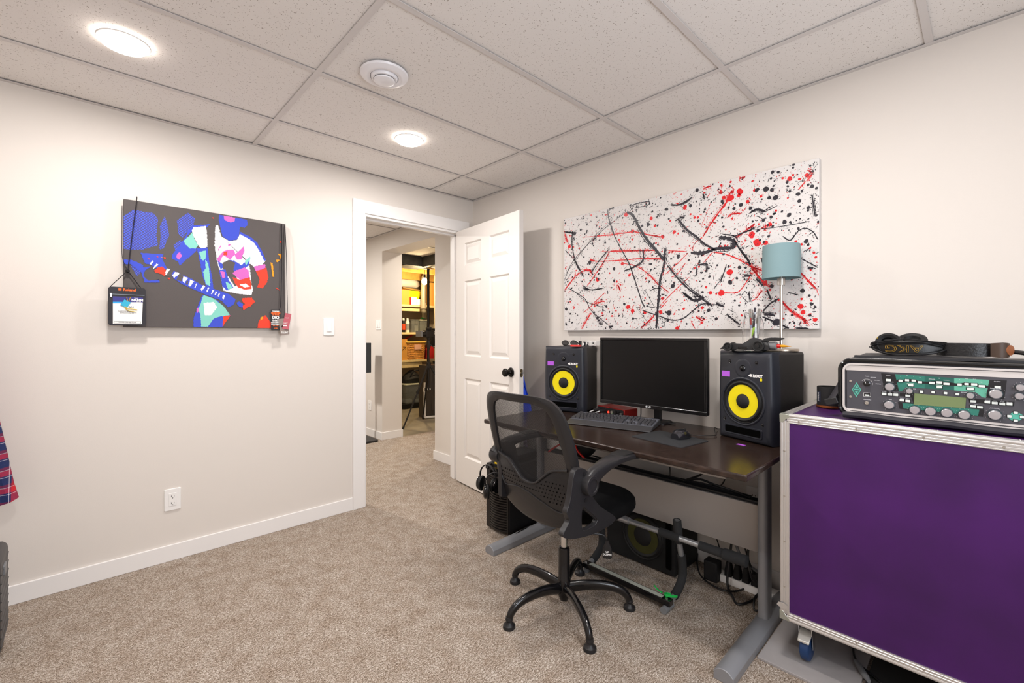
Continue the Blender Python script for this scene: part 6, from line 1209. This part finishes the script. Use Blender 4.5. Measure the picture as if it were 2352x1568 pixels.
for s_ in (-1, 1): a.tube(cr([(s_*.090, .0, .02), (s_*.085, .03, .035), (s_*.05, .06, .045)], 5), .003, 6)
part('headband_wire', a, BLKG, t)
t = thing('guitar_strap', 'rolled black leather guitar strap with a brown end on the rack bag', 'strap', (2.07, .04, HZ - .002), -90)
a = MB(); P = cr([(-.075, .03, 0), (-.05, -.01, 0), (.0, -.022, 0), (.045, -.01, 0), (.06, .02, 0), (.03, .05, 0), (-.03, .055, 0), (-.06, .04, 0), (-.045, .012, 0), (.0, .004, 0), (.035, .015, 0)], 6)
for i in range(len(P) - 1): pass
a.loft([[(p.x, p.y - .0015, .004), (p.x, p.y - .0015, .046), (p.x + .0005, p.y + .0015, .046), (p.x + .0005, p.y + .0015, .004)] for p in P]); part('strap_roll', a, mat('grained_leather', '1c1b1c', .38, bump=.6, bscale=160), t, bevel=.001)
a = MB(); P = cr([(.05, -.018, 0), (.068, -.03, 0), (.085, -.022, 0), (.09, -.005, 0)], 5)
a.loft([[(p.x, p.y - .002, .002 + .003*abs(i/7-1)), (p.x, p.y - .002, .050 - .003*abs(i/7-1)), (p.x + .001, p.y + .002, .050 - .003*abs(i/7-1)), (p.x + .001, p.y + .002, .002 + .003*abs(i/7-1))] for i, p in enumerate(P)]); part('strap_end', a, mat('brown_leather', '4a3a30', .5), t, bevel=.001)
a = MB(); a.M = T(.091, -.012, .026) @ R('Z', 60) @ R('X', 90); a.lathe([(.016, -.002), (.016, .002), (.001, .003)], 20); part('strap_patch', a, mat('copper_leather', 'a0603c', .5), t)
cable([(2.06, -.03, HZ + .01), (2.08, -.06, HZ + .018), (2.06, -.10, HZ + .012), (2.08, -.14, HZ + .01)], .007, 'black strap end lying at the right edge of the rack bag')
t = thing('round_tin', 'black round tin with copper base on the flight case', 'tin', (2.165, .432, .9145), -90)
a = MB(); a.lathe([(.0415, .006), (.042, .010), (.042, .080), (.041, .083), (.0395, .083), (.039, .012), (.001, .011)], 44); part('tin_wall', a, BLKM, t)
a = MB(); a.lathe([(.001, 0), (.044, 0), (.0455, .002), (.0455, .007), (.043, .009), (.0405, .009)], 44, False); part('copper_base', a, COPPER, t)
a = MB(); 
for i in range(7):
    u0, u1 = math.radians(-150 + i * 4), math.radians(-150 + (i+1) * 4); a.quad((.0424*math.cos(u0), .0424*math.sin(u0), .022), (.0424*math.cos(u1), .0424*math.sin(u1), .022), (.0424*math.cos(u1), .0424*math.sin(u1), .064), (.0424*math.cos(u0), .0424*math.sin(u0), .064))
part('dark_label', a, mat('label_navy', '22283c', .5), t)
text('NORM', .011, WHITE, t, frame((.0428*math.cos(math.radians(-136)), .0428*math.sin(math.radians(-136)), .043), (0,0,1), (math.cos(math.radians(-136+90))*-1, math.sin(math.radians(-136+90))*-1, 0)), extrude=.0001)
# ------------------------------------------------------------ left edge: suitcase and plaid shirt
t = thing('suitcase', 'dark grey ribbed suitcase at the left edge below the plaid shirt', 'suitcase', (-.42, 2.56, 0))
SUIT = mat('suitcase_shell', '3c3b3c', .45)
a = MB(); a.box(-.19, .19, -.12, .12, .035, .395); part('shell', a, SUIT, t, bevel=.025, seg=4)
for k_ in range(9):
    z = .075 + k_ * .033; 
    a = MB(); a.tube([(-.186, -.1235, z - .015), (.186, -.1235, z + .015)], .005, 6); part('rib', a, SUIT, t)
    a = MB(); a.tube([(.1875, -.10, z - .008), (.1875, .10, z + .008)], .005, 6); part('rib', a, SUIT, t)
a = MB(); a.box(.186, .196, -.05, .0, .31, .345); part('latch', a, GREYP, t, bevel=.002)
for x in (-.15, .15):
    for y in (-.08, .08): a = MB(); a.M = T(x, y, .022) @ R('X', 90); a.cyl(.022, -.012, .012, 18); part('wheel', a, BLKR, t)
t = thing('plaid_shirt', 'red and navy plaid flannel shirt hanging at the left edge', 'shirt', (-.45, 2.86, .47))
PL = mat('plaid_flannel', 'a01c28', .9, bump=.4, bscale=400); nt, b = nodes(PL)
tc = nt.nodes.new('ShaderNodeTexCoord'); sep = nt.nodes.new('ShaderNodeSeparateXYZ'); nt.links.new(tc.outputs['Object'], sep.inputs[0])
def band(axis, freq, stops):
    m_ = nt.nodes.new('ShaderNodeMath'); m_.operation = 'MULTIPLY'; nt.links.new(sep.outputs[axis], m_.inputs[0]); m_.inputs[1].default_value = freq
    f_ = nt.nodes.new('ShaderNodeMath'); f_.operation = 'FRACT'; nt.links.new(m_.outputs[0], f_.inputs[0]); r_ = ramp(nt, stops, 'CONSTANT'); nt.links.new(f_.outputs[0], r_.inputs['Fac']); return r_
sx_ = [(0, 'c8202c'), (.3, 'd8c8d0'), (.33, '8a1830'), (.5, '1c2a58'), (.9, 'd8d0e0'), (.93, '1c2a58')]
r1 = band('X', 14, sx_); r2 = band('Z', 14, sx_)
mx = nt.nodes.new('ShaderNodeMix'); mx.data_type = 'RGBA'; mx.inputs[0].default_value = .5; nt.links.new(r1.outputs[0], mx.inputs[6]); nt.links.new(r2.outputs[0], mx.inputs[7]); nt.links.new(mx.outputs[2], b.inputs['Base Color'])
a = MB(); rings = []
for i in range(9):
    u = i / 8; z = .02 + .85 * u; hw = .17 - .05 * u; n_ = 26
    rings.append([((hw + .012 * math.sin(5*v_ + 3*u)) * math.cos(v_) - .03, (.045 + .01 * math.sin(7*v_ + 4*u)) * math.sin(v_), z) for v_ in [2*PI*j/n_ for j in range(n_)]])
a.loft(rings); part('shirt_body', a, PL, t)
a = MB(); rings = []
for i in range(12):
    u = i / 11; c = Vector((.232 - .11 * u ** .9 - .045, -.0, .025 + .80 * u)); hw = .046 - .004 * u
    rings.append([(c.x + (hw + .003*math.sin(4*v_ + 6*u)) * math.cos(v_), c.y - .01 + (.04 + .004*math.sin(5*v_)) * math.sin(v_), c.z - (.012 * math.cos(v_) * -1 if i == 0 else 0)) for v_ in [2*PI*j/22 for j in range(22)]])
a.loft(rings); part('sleeve', a, PL, t)
a = MB(); a.tube(cr([(-.03, 0, .86), (-.03, 0, .90), (-.02, .03, .925), (-.03, .10, .92), (-.03, .128, .92)], 5), .003, 8); part('hanger_hook', a, STEEL, t)
